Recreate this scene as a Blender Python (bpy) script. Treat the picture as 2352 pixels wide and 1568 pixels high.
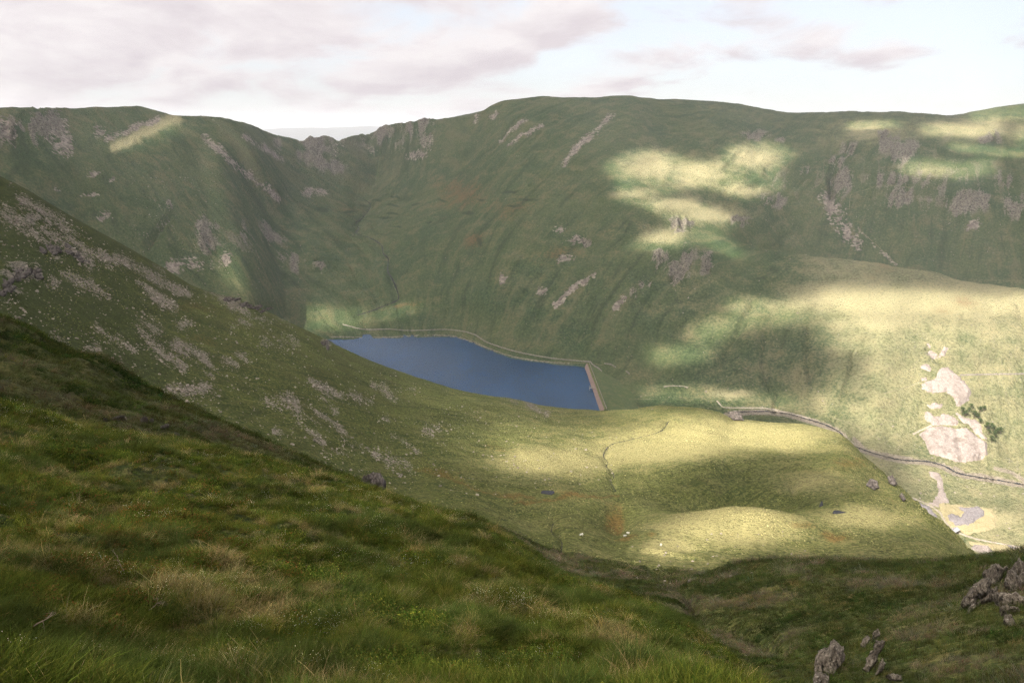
import bpy, bmesh, math, random
import numpy as np
from mathutils import Vector, Matrix

for _o in list(bpy.data.objects):
    bpy.data.objects.remove(_o)
random.seed(7)
RNG = np.random.default_rng(11)
SC = bpy.context.scene
COL = SC.collection

# ------------------------------------------------------------------ camera
CZ = 400.0                       # eye height; the lake surface lies 320 m lower
PW, PH, PF = 2352.0, 1568.0, 1700.0
PITCH = math.atan((PH / 2 - 290.0) / PF)
cam = bpy.data.objects.new('camera', bpy.data.cameras.new('camera'))
COL.objects.link(cam)
cam.location = (0, 0, CZ)
cam.rotation_euler = (math.pi / 2 - PITCH, 0, 0)
cam.data.sensor_width = 36.0
cam.data.lens = PF / PW * 36.0
cam.data.clip_start = 0.1
cam.data.clip_end = 80000.0
SC.camera = cam

# ------------------------------------------------------------------ sky, sun, exposure
SUN_EL, SUN_AZ = math.radians(42.0), math.radians(-130.0)   # azimuth clockwise from the view direction (+Y)
SUN_DIR = Vector((math.sin(SUN_AZ) * math.cos(SUN_EL), math.cos(SUN_AZ) * math.cos(SUN_EL), math.sin(SUN_EL)))
sun = bpy.data.objects.new('sun', bpy.data.lights.new('sun', 'SUN'))
COL.objects.link(sun)
sun.data.energy = 5.0
sun.data.angle = math.radians(0.5)
sun.data.color = (1.0, 0.93, 0.80)
sun.rotation_euler = SUN_DIR.to_track_quat('Z', 'Y').to_euler()

world = bpy.data.worlds.new('World')
SC.world = world
world.use_nodes = True
wn, wl = world.node_tree.nodes, world.node_tree.links
wn.clear()
def WN(t, **kw):
    n = wn.new(t)
    for k, v in kw.items():
        setattr(n, k, v)
    return n
sky = WN('ShaderNodeTexSky', sky_type='NISHITA', sun_disc=False)
sky.sun_elevation = SUN_EL
sky.sun_rotation = SUN_AZ % (2 * math.pi)
sky.altitude = 600.0
sky.air_density = 1.0
sky.dust_density = 1.5
geo = WN('ShaderNodeTexCoord')
sep = WN('ShaderNodeSeparateXYZ')
wl.new(geo.outputs['Generated'], sep.inputs[0])
def wmath(op, a, b=None, c=None, clamp=False):
    n = WN('ShaderNodeMath', operation=op, use_clamp=clamp)
    for i, s in enumerate((a, b, c)):
        if s is None: continue
        if isinstance(s, (int, float)): n.inputs[i].default_value = s
        else: wl.new(s, n.inputs[i])
    return n.outputs[0]
# cloud field on a curved ceiling: direction projected to a layer, so clouds flatten towards the horizon
zc = wmath('MAXIMUM', sep.outputs['Z'], 0.0)
den = wmath('ADD', zc, 0.26)
cx = wmath('DIVIDE', sep.outputs['X'], den)
cy = wmath('DIVIDE', sep.outputs['Y'], den)
cmb = WN('ShaderNodeCombineXYZ')
wl.new(cx, cmb.inputs[0]); wl.new(cy, cmb.inputs[1])
cmb.inputs[2].default_value = SKY_SEED if 'SKY_SEED' in globals() else 3.1
def wnoise(scale, detail, rough, offs, vec=None, dist=0.0):
    mp = WN('ShaderNodeMapping')
    wl.new(vec or cmb.outputs[0], mp.inputs['Vector'])
    mp.inputs['Location'].default_value = offs
    n = WN('ShaderNodeTexNoise')
    wl.new(mp.outputs[0], n.inputs['Vector'])
    n.inputs['Scale'].default_value = scale
    n.inputs['Detail'].default_value = detail
    n.inputs['Roughness'].default_value = rough
    n.inputs['Distortion'].default_value = dist
    return n.outputs['Fac']
big = wnoise(0.75, 3.0, 0.5, (1.7, 0.6, 0.0))
fine = wnoise(2.3, 6.0, 0.56, (4.2, 1.1, 0.0), dist=0.35)
shape = wmath('ADD', wmath('ADD', wmath('MULTIPLY', big, 0.7), wmath('MULTIPLY', fine, 0.78)), wmath('MULTIPLY', sep.outputs['X'], -0.20))
cover = WN('ShaderNodeMapRange', interpolation_type='SMOOTHSTEP')
wl.new(shape, cover.inputs[0])
cover.inputs[1].default_value = 0.64
cover.inputs[2].default_value = 0.80
shade_n = wnoise(2.3, 6.0, 0.56, (4.2, 1.24, 0.0), dist=0.35)      # the same clouds seen a little higher: bright tops, grey bellies
belly = wmath('MULTIPLY_ADD', wmath('SUBTRACT', shade_n, fine), 3.6, 0.62, clamp=True)
ccol = WN('ShaderNodeMix', data_type='RGBA')
wl.new(belly, ccol.inputs['Factor'])
ccol.inputs['A'].default_value = (2.30, 2.10, 2.20, 1)
ccol.inputs['B'].default_value = (2.86, 2.70, 2.72, 1)
skymix = WN('ShaderNodeMix', data_type='RGBA')
wl.new(cover.outputs[0], skymix.inputs['Factor'])
air = WN('ShaderNodeMix', data_type='RGBA')                      # thin high veil over the blue
air.inputs['Factor'].default_value = 0.84
wl.new(sky.outputs[0], air.inputs['A'])
air.inputs['B'].default_value = (2.36, 2.36, 2.48, 1)
wl.new(air.outputs['Result'], skymix.inputs['A'])
wl.new(ccol.outputs['Result'], skymix.inputs['B'])
bg = WN('ShaderNodeBackground')
bg.inputs['Strength'].default_value = 0.104
wl.new(skymix.outputs['Result'], bg.inputs['Color'])
wo = WN('ShaderNodeOutputWorld')
wl.new(bg.outputs[0], wo.inputs['Surface'])
world.cycles.sampling_method = 'MANUAL'
world.cycles.sample_map_resolution = 512

SC.view_settings.view_transform = 'Standard'
SC.view_settings.look = 'None'
SC.view_settings.gamma = 1.0
SC.view_settings.use_curve_mapping = False
SC.view_settings.exposure = 1.72
SC.cycles.use_denoising = True
SC.cycles.denoising_prefilter = 'NONE'
SC.cycles.max_bounces = 4
SC.cycles.diffuse_bounces = 1
SC.cycles.glossy_bounces = 2
SC.cycles.transmission_bounces = 3
SC.cycles.transparent_max_bounces = 16
SC.cycles.volume_bounces = 2
SC.cycles.sample_clamp_indirect = 6.0
SC.cycles.use_adaptive_sampling = True
SC.cycles.adaptive_threshold = 0.04

# ------------------------------------------------------------------ geometry of the view (pixels of the 2352 x 1568 picture -> rays)
SP, CP = math.sin(PITCH), math.cos(PITCH)
def ray(u, v):
    """azimuth and elevation tangent of the line of sight through a point of the picture"""
    x = (np.asarray(u, float) - PW / 2) / PF
    y = (PH / 2 - np.asarray(v, float)) / PF
    f = CP + y * SP
    return np.arctan2(x, f), (-SP + y * CP) / np.hypot(x, f)
def project(X, Y, Z):
    Zr = Z - CZ
    d = np.maximum(Y * CP - Zr * SP, 1e-3)
    return PW / 2 + PF * X / d, PH / 2 - PF * (Y * SP + Zr * CP) / d

def pchip(x, xk, yk):
    """monotone cubic through (xk, yk), constant outside"""
    xk = np.asarray(xk, float); yk = np.asarray(yk, float)
    h = np.diff(xk); d = np.diff(yk) / h
    m = np.zeros_like(yk)
    if len(xk) > 2:
        w1 = 2 * h[1:] + h[:-1]; w2 = h[1:] + 2 * h[:-1]
        ok = d[1:] * d[:-1] > 0
        with np.errstate(divide='ignore', invalid='ignore'):
            hm = (w1 + w2) / (w1 / d[:-1] + w2 / d[1:])
        m[1:-1] = np.where(ok, hm, 0)
    m[0], m[-1] = d[0], d[-1]
    x = np.clip(np.asarray(x, float), xk[0], xk[-1])
    i = np.clip(np.searchsorted(xk, x) - 1, 0, len(h) - 1)
    s = (x - xk[i]) / h[i]
    return ((2*s**3 - 3*s**2 + 1) * yk[i] + (s**3 - 2*s**2 + s) * h[i] * m[i]
            + (-2*s**3 + 3*s**2) * yk[i+1] + (s**3 - s**2) * h[i] * m[i+1])

# ---- noise
def _hash(ix, iy, seed):
    h = (ix.astype(np.int64) * 374761393 + iy.astype(np.int64) * 668265263 + seed * 1442695041) & 0xffffffff
    h = ((h ^ (h >> 13)) * 1274126177) & 0xffffffff
    return ((h ^ (h >> 16)) & 0xffffff) / float(0xffffff)
def vnoise(x, y, seed=0):
    ix, iy = np.floor(x), np.floor(y)
    fx, fy = x - ix, y - iy
    fx = fx * fx * fx * (fx * (fx * 6 - 15) + 10); fy = fy * fy * fy * (fy * (fy * 6 - 15) + 10)
    a = _hash(ix, iy, seed); b = _hash(ix + 1, iy, seed)
    c = _hash(ix, iy + 1, seed); d = _hash(ix + 1, iy + 1, seed)
    return (a + (b - a) * fx + (c - a) * fy + (a - b - c + d) * fx * fy) * 2 - 1
def fbm(x, y, octaves=4, seed=0, gain=0.5):
    s = np.zeros_like(x); a = 1.0; n = 0.0
    for k in range(octaves):
        c, q = math.cos(0.7 * k), math.sin(0.7 * k)
        s += a * vnoise((x * c - y * q) * 2**k, (x * q + y * c) * 2**k, seed + 17 * k); n += a; a *= gain
    return s / n
def sstep(a, b, x):
    t = np.clip((x - a) / (b - a), 0, 1)
    return t * t * (3 - 2 * t)

# ------------------------------------------------------------------ the lie of the land
# Each line follows a crest, foot or break of slope from left to right, near lines first:
# (column, row, how, value): 'r' distance in m, 'z' height above the eye, 's' slope from the previous line, 'd' metres beyond it.
LAKE_Z = -320.0
LINES = []
def line(rows, *pts): LINES.append((rows, pts))
# 1 ground at the feet
line(6, (-300,1900,'r',1.3),(0,1900,'r',1.35),(600,1950,'r',1.4),(1200,1980,'r',1.4),(1800,2000,'r',1.3),(2352,2050,'r',1.2),(2700,2050,'r',1.2))
# 2 lower edge of the picture
line(14, (-300,1440,'r',4.6),(0,1500,'r',4.4),(600,1560,'r',4.0),(1200,1590,'r',3.9),(1600,1640,'r',3.8),(2000,1850,'r',3.4),(2352,1990,'r',2.8),(2700,2020,'r',2.6))
# 3 crest of the grassy foreground
line(46, (-300,850,'r',29),(0,928,'r',29),(200,982,'r',28),(400,1012,'r',27),(560,1047,'r',26),(700,1086,'r',25),(810,1112,'r',24),(900,1140,'r',23),
     (1000,1174,'r',22),(1100,1202,'r',21),(1200,1258,'r',20),(1300,1325,'r',18),(1450,1380,'r',15.5),(1530,1420,'r',14.5),(1600,1470,'r',13),(1700,1545,'r',11),(1800,1660,'r',9.5),(2000,1830,'r',8),(2352,1960,'r',6),(2700,2000,'r',6))
# 4 hollow behind it
line(8, (-300,870,'r',36),(0,945,'r',36),(400,1030,'r',34),(800,1128,'r',32),(1000,1200,'r',31),(1200,1300,'r',29),(1400,1420,'r',25),(1600,1530,'r',20),(1800,1690,'r',16),(2000,1820,'r',13),(2352,1930,'r',10),(2700,1970,'r',10))
# 5 crest of the mossy hummock (left); foot of the gully side (right)
line(44, (-300,640,'r',80),(0,733,'r',76),(100,776,'r',74),(200,830,'r',71),(300,878,'r',68),(400,920,'r',65),(500,966,'r',61),(600,1010,'r',57),(700,1056,'r',53),(800,1100,'r',49),(860,1124,'r',48),(950,1166,'r',56),
     (1050,1200,'r',80),(1150,1240,'r',100),(1300,1345,'r',98),(1400,1386,'r',90),(1500,1412,'r',76),(1600,1455,'r',66),(1750,1550,'r',50),(2000,1600,'r',36),(2352,1690,'r',24),(2700,1720,'r',20))
# 6 hollow behind the hummock; gully side
line(14, (-300,720,'r',140),(0,800,'r',135),(200,890,'r',130),(400,985,'r',122),(700,1098,'r',112),(900,1160,'r',112),(1050,1195,'r',130),(1150,1225,'r',140),(1300,1310,'r',128),(1500,1362,'r',106),(1600,1400,'r',95),(1750,1455,'r',76),(2000,1455,'r',62),(2352,1480,'r',44),(2700,1480,'r',38))
# 7 foot of the scree slope; crest of the shaded shoulder (right)
line(40, (-300,640,'r',240),(0,738,'r',235),(200,836,'r',232),(400,926,'r',228),(700,1060,'r',212),(900,1136,'r',200),(1100,1172,'r',205),(1300,1268,'r',168),(1500,1306,'r',160),(1600,1322,'r',152),(1700,1293,'r',152),(1800,1283,'r',146),(2000,1287,'r',136),(2120,1290,'r',131),(2240,1280,'r',126),(2352,1268,'r',118),(2700,1220,'r',100))
# 8 hollow behind the shoulder
line(26, (-300,500,'r',330),(0,600,'r',330),(200,700,'r',326),(400,806,'r',312),(700,958,'r',292),(900,1070,'r',276),(1100,1128,'r',262),(1300,1232,'r',212),(1500,1268,'r',206),(1600,1284,'r',200),(1700,1290,'r',200),(1800,1300,'r',205),(2000,1320,'r',205),(2240,1335,'r',200),(2352,1340,'r',195),(2700,1330,'r',180))
# 9 middle of the scree slope and of the plateau
line(66, (-300,370,'r',430),(0,480,'r',430),(200,592,'r',424),(400,712,'r',412),(700,852,'r',398),(900,966,'r',385),(1100,1048,'r',365),(1300,1112,'r',318),(1500,1160,'r',300),(1700,1176,'r',300),(1900,1180,'r',302),(2100,1232,'r',282),(2240,1300,'r',268),(2352,1370,'r',255),(2700,1420,'r',240))
# 10 skyline of the scree slope and outer rim of the plateau
line(84, (-300,240,'r',500),(-100,345,'r',490),(0,405,'r',488),(50,430,'r',490),(100,460,'r',494),(200,520,'r',500),(300,576,'r',508),(400,640,'r',516),(450,668,'r',520),(500,684,'r',525),(560,700,'r',532),(600,716,'r',540),(700,760,'r',560),(750,784,'r',572),(850,830,'r',590),(950,865,'r',604),(1050,895,'r',618),(1150,921,'r',630),(1250,938,'r',640),(1300,943,'r',645),(1370,945,'r',650),(1430,942,'r',655),(1520,931,'r',655),(1600,934,'r',648),(1650,946,'r',635),(1690,962,'r',622),
     (1760,970,'r',605),(1850,976,'r',578),(1920,992,'r',552),(1960,1020,'r',530),(1990,1050,'r',512),(2050,1100,'r',478),(2100,1150,'r',440),(2200,1240,'r',372),(2240,1276,'r',348),(2352,1390,'r',300),(2700,1470,'r',270))
# 11 ground hidden behind it: near lake shore, foot of the plateau
line(18, (-300,480,'r',860),(0,570,'r',860),(200,640,'r',850),(400,735,'r',830),(550,790,'r',812),(700,860,'z',-323),(760,890,'z',-323),(850,915,'z',-324),(1000,950,'z',-325),(1150,968,'z',-325),(1300,968,'z',-325),(1380,965,'z',-327),(1480,968,'z',-338),(1600,975,'z',-342),(1700,990,'z',-346),(1850,1030,'z',-351),(1960,1075,'z',-356),(2050,1135,'z',-361),(2100,1180,'z',-364),(2200,1262,'z',-368),(2240,1300,'z',-370),(2352,1380,'z',-373),(2700,1400,'z',-376))
# 12 foot of the left fell, far lake shore, river
line(40, (-300,320,'r',1140),(0,418,'r',1150),(200,540,'r',1150),(400,656,'r',1135),(500,704,'r',1128),(600,738,'r',1118),(660,758,'z',-316),(700,768,'z',-317.5),(740,772,'z',-318.5),(800,776,'z',-319),(830,774,'z',-319),(900,774,'z',-319),(960,771,'z',-319),(1000,770,'z',-319),(1040,772,'z',-319),(1080,784,'z',-319),(1120,800,'z',-319),(1160,815,'z',-319),(1200,824,'z',-319),(1260,832,'z',-319),(1330,838,'z',-319),(1400,880,'z',-328),(1450,905,'z',-333),(1550,924,'z',-340),(1690,944,'z',-345),
     (1800,948,'z',-347),(1850,962,'z',-348),(1900,980,'z',-350),(1950,1015,'z',-353),(2000,1040,'z',-356),(2100,1058,'z',-360),(2200,1085,'z',-364),(2300,1105,'z',-367),(2352,1112,'z',-369),(2700,1150,'z',-372))
# 13 first rise beyond
line(34, (-300,290,'s',.35),(0,372,'s',.38),(200,474,'s',.4),(400,592,'s',.42),(600,700,'s',.28),(700,752,'s',.10),(800,748,'s',.10),(900,738,'s',.12),(1000,742,'s',.16),(1100,770,'s',.2),(1200,798,'s',.2),(1340,826,'s',.2),(1450,880,'s',.12),(1550,894,'s',.16),(1690,922,'s',.2),(1800,928,'s',.2),(1900,958,'s',.12),(2000,1015,'s',.06),(2100,1032,'s',.05),(2200,1052,'s',.05),(2352,1066,'s',.05),(2700,1090,'s',.05))
# 14 lower flank
line(58, (-300,280,'s',.38),(0,340,'s',.4),(200,420,'s',.42),(400,504,'s',.45),(600,612,'s',.32),(700,672,'s',.2),(800,700,'s',.14),(860,700,'s',.16),(900,690,'s',.2),(1000,688,'s',.32),(1100,696,'s',.4),(1200,710,'s',.42),(1300,722,'s',.42),(1400,742,'s',.42),(1500,764,'s',.42),(1600,792,'s',.4),(1700,820,'s',.4),(1800,836,'s',.4),(1900,846,'s',.4),(2000,870,'s',.38),(2100,884,'s',.36),(2200,894,'s',.34),(2352,900,'s',.32),(2700,900,'s',.3))
# 15 upper flank
line(60, (-300,265,'s',.4),(0,312,'s',.42),(200,362,'s',.42),(400,420,'s',.42),(500,460,'s',.38),(600,520,'s',.31),(700,575,'s',.26),(800,566,'s',.2),(860,548,'s',.17),(900,560,'s',.22),(1000,576,'s',.34),(1100,566,'s',.4),(1200,560,'s',.44),(1400,582,'s',.48),(1560,604,'s',.52),(1700,664,'s',.42),(1900,704,'s',.4),(2100,726,'s',.4),(2352,750,'s',.38),(2700,760,'s',.36))
# 16 brow of the spur (right), lip of the high valley
line(56, (-300,250,'s',.42),(0,288,'s',.42),(200,322,'s',.4),(400,346,'s',.38),(500,400,'s',.38),(600,440,'s',.32),(700,490,'s',.2),(800,472,'s',.14),(900,470,'s',.13),(1000,470,'s',.2),(1100,458,'s',.3),(1200,444,'s',.4),(1400,446,'s',.42),(1500,468,'s',.34),(1560,492,'s',.28),(1650,536,'s',.22),(1700,560,'s',.22),(1800,578,'s',.25),(1900,590,'s',.26),(2000,604,'s',.26),(2100,620,'s',.26),(2150,628,'s',.26),(2200,643,'s',.26),(2280,655,'s',.26),(2352,666,'s',.26),(2700,700,'s',.26))
# 17 hollow behind the spur
line(22, (-300,246,'s',.4),(0,280,'s',.4),(200,306,'s',.36),(400,318,'s',.34),(500,366,'s',.4),(600,400,'s',.34),(700,450,'s',.2),(800,440,'s',.2),(900,436,'s',.18),(1000,430,'s',.26),(1200,394,'s',.4),(1400,400,'s',.36),(1500,440,'s',.22),(1560,470,'s',.2),(1650,524,'s',.16),(1720,560,'d',90),(1800,592,'d',130),(1900,618,'d',150),(2000,640,'d',160),(2100,660,'d',170),(2200,686,'d',170),(2352,712,'d',170),(2700,740,'d',170))
# 18 foot of the far wall
line(30, (-300,240,'s',.4),(0,270,'s',.4),(200,288,'s',.36),(400,298,'s',.34),(500,332,'s',.38),(600,362,'s',.36),(700,410,'s',.3),(800,404,'s',.34),(900,400,'s',.3),(1000,388,'s',.36),(1200,344,'s',.4),(1400,352,'s',.36),(1500,400,'s',.26),(1560,440,'s',.22),(1650,490,'s',.22),(1720,530,'d',60),(1800,556,'d',80),(1900,580,'d',90),(2000,596,'d',95),(2100,612,'d',100),(2200,636,'d',100),(2352,656,'d',100),(2700,690,'d',100))
# 19 upper wall
line(56, (-300,232,'s',.38),(0,261,'s',.38),(200,264,'s',.34),(315,262,'s',.32),(400,278,'s',.32),(500,292,'s',.34),(600,324,'s',.4),(700,362,'s',.5),(800,356,'s',.6),(900,336,'s',.66),(1000,322,'s',.58),(1200,284,'s',.4),(1400,288,'s',.36),(1560,340,'s',.36),(1700,400,'s',.42),(1800,430,'s',.5),(1900,440,'s',.6),(2000,444,'s',.64),(2100,440,'s',.62),(2200,440,'s',.6),(2352,450,'s',.56),(2700,470,'s',.5))
# 20 shoulder under the skyline
line(34, (-300,226,'s',.34),(0,256,'s',.34),(200,255,'s',.3),(315,252,'s',.3),(400,270,'s',.3),(500,280,'s',.3),(600,308,'s',.34),(700,340,'s',.5),(800,338,'s',.6),(900,310,'s',.66),(1000,296,'s',.56),(1150,252,'s',.4),(1250,244,'s',.34),(1400,246,'s',.32),(1600,270,'s',.32),(1700,300,'s',.34),(1800,330,'s',.36),(1900,338,'s',.4),(2000,336,'s',.42),(2100,332,'s',.4),(2200,332,'s',.38),(2352,320,'s',.36),(2700,300,'s',.36))
# 21 the skyline
line(30, (-300,222,'s',.2),(0,252,'s',.2),(100,252,'s',.2),(200,248,'s',.2),(300,244,'s',.2),(318,243,'s',.2),(340,248,'s',.2),(400,264,'s',.2),(500,270,'s',.2),(560,281,'s',.22),(600,296,'s',.24),(640,311,'s',.3),(680,318,'s',.4),(697,322,'s',.5),(712,314,'s',.5),(728,316,'s',.5),(745,313,'s',.5),(762,318,'s',.5),(778,326,'s',.5),(800,318,'s',.55),(830,308,'s',.6),(862,300,'s',.6),(872,292,'s',.6),(900,286,'s',.6),(950,280,'s',.6),(982,271,'s',.55),(1000,273,'s',.5),(1030,271,'s',.5),(1070,269,'s',.4),(1100,260,'s',.36),(1130,242,'s',.34),(1160,231,'s',.3),(1200,227,'s',.24),(1250,221,'s',.2),(1300,222,'s',.2),(1360,225,'s',.2),(1400,221,'s',.2),(1440,222,'s',.2),(1500,226,'s',.2),(1600,231,'s',.2),(1660,234,'s',.2),(1700,240,'s',.2),(1760,250,'s',.2),(1850,260,'s',.2),(1900,260,'s',.2),(1950,257,'s',.2),(2060,256,'s',.2),(2110,258,'s',.2),(2175,265,'s',.2),(2250,256,'s',.2),(2300,247,'s',.2),(2352,240,'s',.2),(2700,210,'s',.2))
# 22 the far side
line(8, (-300,242,'d',350),(400,284,'d',350),(700,345,'d',200),(800,350,'d',200),(900,310,'d',200),(1200,250,'d',400),(1800,280,'d',400),(2352,262,'d',400),(2700,232,'d',400))
# 23 the low country behind
line(8, (-300,420,'r',5200),(700,420,'r',5200),(1500,420,'r',5200),(2700,420,'r',5200))

AZ_MAX = math.radians(48)
NC_V = 960
az_view = np.linspace(-AZ_MAX, AZ_MAX, NC_V + 1)
az_back = np.linspace(AZ_MAX, 2 * math.pi - AZ_MAX, 74)[1:-1]
AZ = np.concatenate([az_view, az_back])
NCOL = len(AZ)
def over_back(vals_fn):
    """values over the seen fan; behind the viewer they run from the right edge round to the left edge"""
    f = vals_fn(az_view)
    w = (az_back - AZ_MAX) / (2 * math.pi - 2 * AZ_MAX)
    w = w * w * (3 - 2 * w)
    return np.concatenate([f, f[-1] * (1 - w) + f[0] * w])
KR, KT, ROWS = [np.full(NCOL, 0.25)], [np.full(NCOL, -1.66 / 0.25)], []
for rows, pts in LINES:
    ROWS.append(rows)
    a, t = ray([p[0] for p in pts], [p[1] for p in pts])
    r0 = np.interp(a, az_view, KR[-1][:NC_V + 1]); z0 = r0 * np.interp(a, az_view, KT[-1][:NC_V + 1])
    r = []
    for k, (_, _, how, val) in enumerate(pts):
        if how == 'r': rr = val
        elif how == 'z': rr = val / t[k]
        elif how == 's': rr = (z0[k] - val * r0[k]) / (t[k] - val)
        else: rr = r0[k] + val
        if not rr > r0[k]: print('LINE', len(ROWS), pts[k], 'r', rr, 'prev', r0[k])
        r.append(max(rr, r0[k] * 1.004 + 0.05))
    dr = np.array(r) - r0
    KT.append(over_back(lambda q: pchip(q, a, t)))
    lg = np.log(dr)
    KR.append(KR[-1] + over_back(lambda q: np.exp(pchip(q, a, lg))))
KR = np.array(KR); KT = np.array(KT)
KZ = KR * KT
# monotone cubic profile in every direction
H = np.diff(KR, axis=0); D = np.diff(KZ, axis=0) / H
M = np.zeros_like(KZ)
W1 = 2 * H[1:] + H[:-1]; W2 = H[1:] + 2 * H[:-1]
with np.errstate(divide='ignore', invalid='ignore'):
    hm = (W1 + W2) / (W1 / D[:-1] + W2 / D[1:])
M[1:-1] = np.where(D[1:] * D[:-1] > 0, hm, 0)
M[0], M[-1] = D[0], D[-1]
RR, ZZ, BAND = [], [], []
for k, n in enumerate(ROWS):
    for j in range(n):
        q = j / n
        r = KR[k] * (KR[k + 1] / KR[k]) ** q
        s = (r - KR[k]) / H[k]
        z = ((2*s**3 - 3*s**2 + 1) * KZ[k] + (s**3 - 2*s**2 + s) * H[k] * M[k]
             + (-2*s**3 + 3*s**2) * KZ[k+1] + (s**3 - s**2) * H[k] * M[k+1])
        RR.append(r); ZZ.append(z); BAND.append(k)
RR.append(KR[-1]); ZZ.append(KZ[-1]); BAND.append(len(ROWS) - 1)
RR = np.array(RR); ZZ = np.array(ZZ) + CZ; BAND = np.array(BAND)
NROW = len(RR)
# crests and runnels of the far slopes do not run straight away from the viewer: let them wander sideways
_n = NC_V + 1
for i in range(NROW):
    if not 12 <= BAND[i] <= 20: continue
    q = (i - np.argmax(BAND == 12)) / max(1, np.argmax(BAND == 21) - np.argmax(BAND == 12))
    wdw = min(1, q / .12) * min(1, (1 - q) / .22)
    rr_ = RR[i, :_n]
    dl = math.radians(.8) * wdw * (fbm(az_view * 7, rr_ / 260, 3, 501) + .5 * np.sin(rr_ / 170.0 + az_view * 3))
    RR[i, :_n], ZZ[i, :_n] = np.interp(az_view + dl, az_view, rr_), np.interp(az_view + dl, az_view, ZZ[i, :_n])
XX = RR * np.sin(AZ)[None, :]; YY = RR * np.cos(AZ)[None, :]
BB = np.repeat(BAND[:, None], NCOL, axis=1)
UU, VV = project(XX, YY, ZZ)

# ------------------------------------------------------------------ where things lie in the picture
def _tr(x0, y0, k):
    return lambda *pts: [((x0 + x * k) * 0.9408, (y0 + y * k) * 0.9408) for x, y in pts]
C1 = _tr(0, 200, .36356); C2 = _tr(650, 200, .36356); C3 = _tr(1300, 200, .5102); C4 = _tr(1750, 650, .47832)
C5 = _tr(650, 750, .38265); C6 = _tr(0, 400, .36356); C8 = _tr(1250, 970, .53146)
Z1 = _tr(1380, 860, .12755); Z2 = _tr(2180, 1130, .15304); Z3 = _tr(2180, 800, .21053); Z4 = _tr(2200, 1340, .14032)
Z5 = _tr(1900, 1480, .14456); Z6 = _tr(1400, 1200, .21259); Z7 = _tr(760, 760, .17007); Z8 = _tr(1900, 350, .22321)
NEAR, MID, FAR = (3, 6), (6, 10), (11, 22)

def seg_dist(U, V, pts):
    d = np.full(U.shape, 1e9)
    for (x0, y0), (x1, y1) in zip(pts[:-1], pts[1:]):
        dx, dy = x1 - x0, y1 - y0
        s = np.clip(((U - x0) * dx + (V - y0) * dy) / (dx * dx + dy * dy + 1e-9), 0, 1)
        d = np.minimum(d, np.hypot(U - x0 - s * dx, V - y0 - s * dy))
    return d
def poly_sd(U, V, pts):
    """signed distance to a closed outline, positive inside"""
    d = seg_dist(U, V, list(pts) + [pts[0]])
    ins = np.zeros(U.shape, bool)
    j = len(pts) - 1
    for i in range(len(pts)):
        (xi, yi), (xj, yj) = pts[i], pts[j]
        if yi != yj:
            ins ^= ((yi > V) != (yj > V)) & (U < (xj - xi) * (V - yi) / (yj - yi) + xi)
        j = i
    return np.where(ins, d, -d)
INFRONT = np.zeros((NROW, NCOL), bool); INFRONT[:, :NC_V + 1] = True
_wr = RR / PF     # metres per picture pixel: the edges of every cover wander
WU = UU + 13 * fbm(XX / (_wr * 30), YY / (_wr * 30), 4, 91, .6); WV = VV + 9 * fbm(XX / (_wr * 30), YY / (_wr * 30), 4, 92, .6)
WARP = True
def paint(dst, layer, pts, width, val=1.0, mode='max', power=2.0):
    """soft stroke (or blot, with one point) of a ground cover along a line of the hillside"""
    us = [p[0] for p in pts]; vs = [p[1] for p in pts]
    wu, wv = width if isinstance(width, tuple) else (width, width)
    U_, V_ = (WU, WV) if WARP else (UU, VV)
    sel = (INFRONT & (BB >= layer[0]) & (BB <= layer[1]) & (U_ > min(us) - 2.2 * wu) & (U_ < max(us) + 2.2 * wu)
           & (V_ > min(vs) - 2.2 * wv) & (V_ < max(vs) + 2.2 * wv))
    if not sel.any(): return
    k = wu / wv
    U, V = U_[sel], V_[sel] * k
    d = seg_dist(U, V, [(a, b * k) for a, b in pts]) if len(pts) > 1 else np.hypot(U - us[0], V - vs[0] * k)
    m = val * np.exp(-(d / wu) ** power * 0.9)
    if mode == 'max': dst[sel] = np.maximum(dst[sel], m)
    elif mode == 'add': dst[sel] += m
    else: dst[sel] *= 1 - np.clip(m, 0, 1)

zero = lambda: np.zeros((NROW, NCOL))
scree, rock, warm, dark, pale, gravel = zero(), zero(), zero(), zero(), zero(), zero()
# far fells
for w, pts in [(32, C1((350,330))), (26, C1((430,430))), (12, C1((650,340))), (7, C1((700,390),(860,330),(1060,245))), (24, C1((40,330))), (8, C1((1380,380),(1600,560),(1850,790))), (8, C1((1650,370),(1760,450),(1900,520))),
               ((26,14), C1((1180,1240))), ((30,16), C1((1350,1240))), ((14,14), C1((1520,1200))), ((11,4), C1((380,710))), ((14,5), C1((620,640))), ((15,5), C1((600,755))), ((8,5), C1((745,690))), ((14,10), C1((690,900))),
               ((16,20), C2((1085,410))), ((22,10), C2((1010,490))), ((14,9), C2((690,480))), (4, C2((1570,390),(1650,330),(1740,265))), (4, C2((1620,435),(1720,370),(1850,290))), (5, C2((1510,240),(1540,205))), (4, C2((1395,280),(1415,235))),
               (6.5, C2((2010,545),(2090,450),(2170,365),(2338,215))), (5, C2((1940,1500),(2080,1400),(2210,1290))), ((13,7), C2((1970,1010))), ((17,8), C2((2010,1200))), ((18,8), C2((2090,1085))), ((12,10), C2((1850,1400))), ((10,10), C2((1590,1310))),
               ((16,10), C2((290,740))), ((20,10), C2((360,740))), ((14,30), C2((470,440))),
               (13, C3((1400,550),(1425,600))), (21, C3((1440,610),(1470,680),(1500,720))), (13, C3((1500,730),(1560,775))), (3, C3((1555,695),(1640,775),(1740,870))), ((15,11), C3((2095,695))),
               (5, C3((110,1085),(200,1010),(290,920))), (5, C3((405,1090),(430,1030)))]:
    paint(scree, FAR, pts, w)
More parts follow.
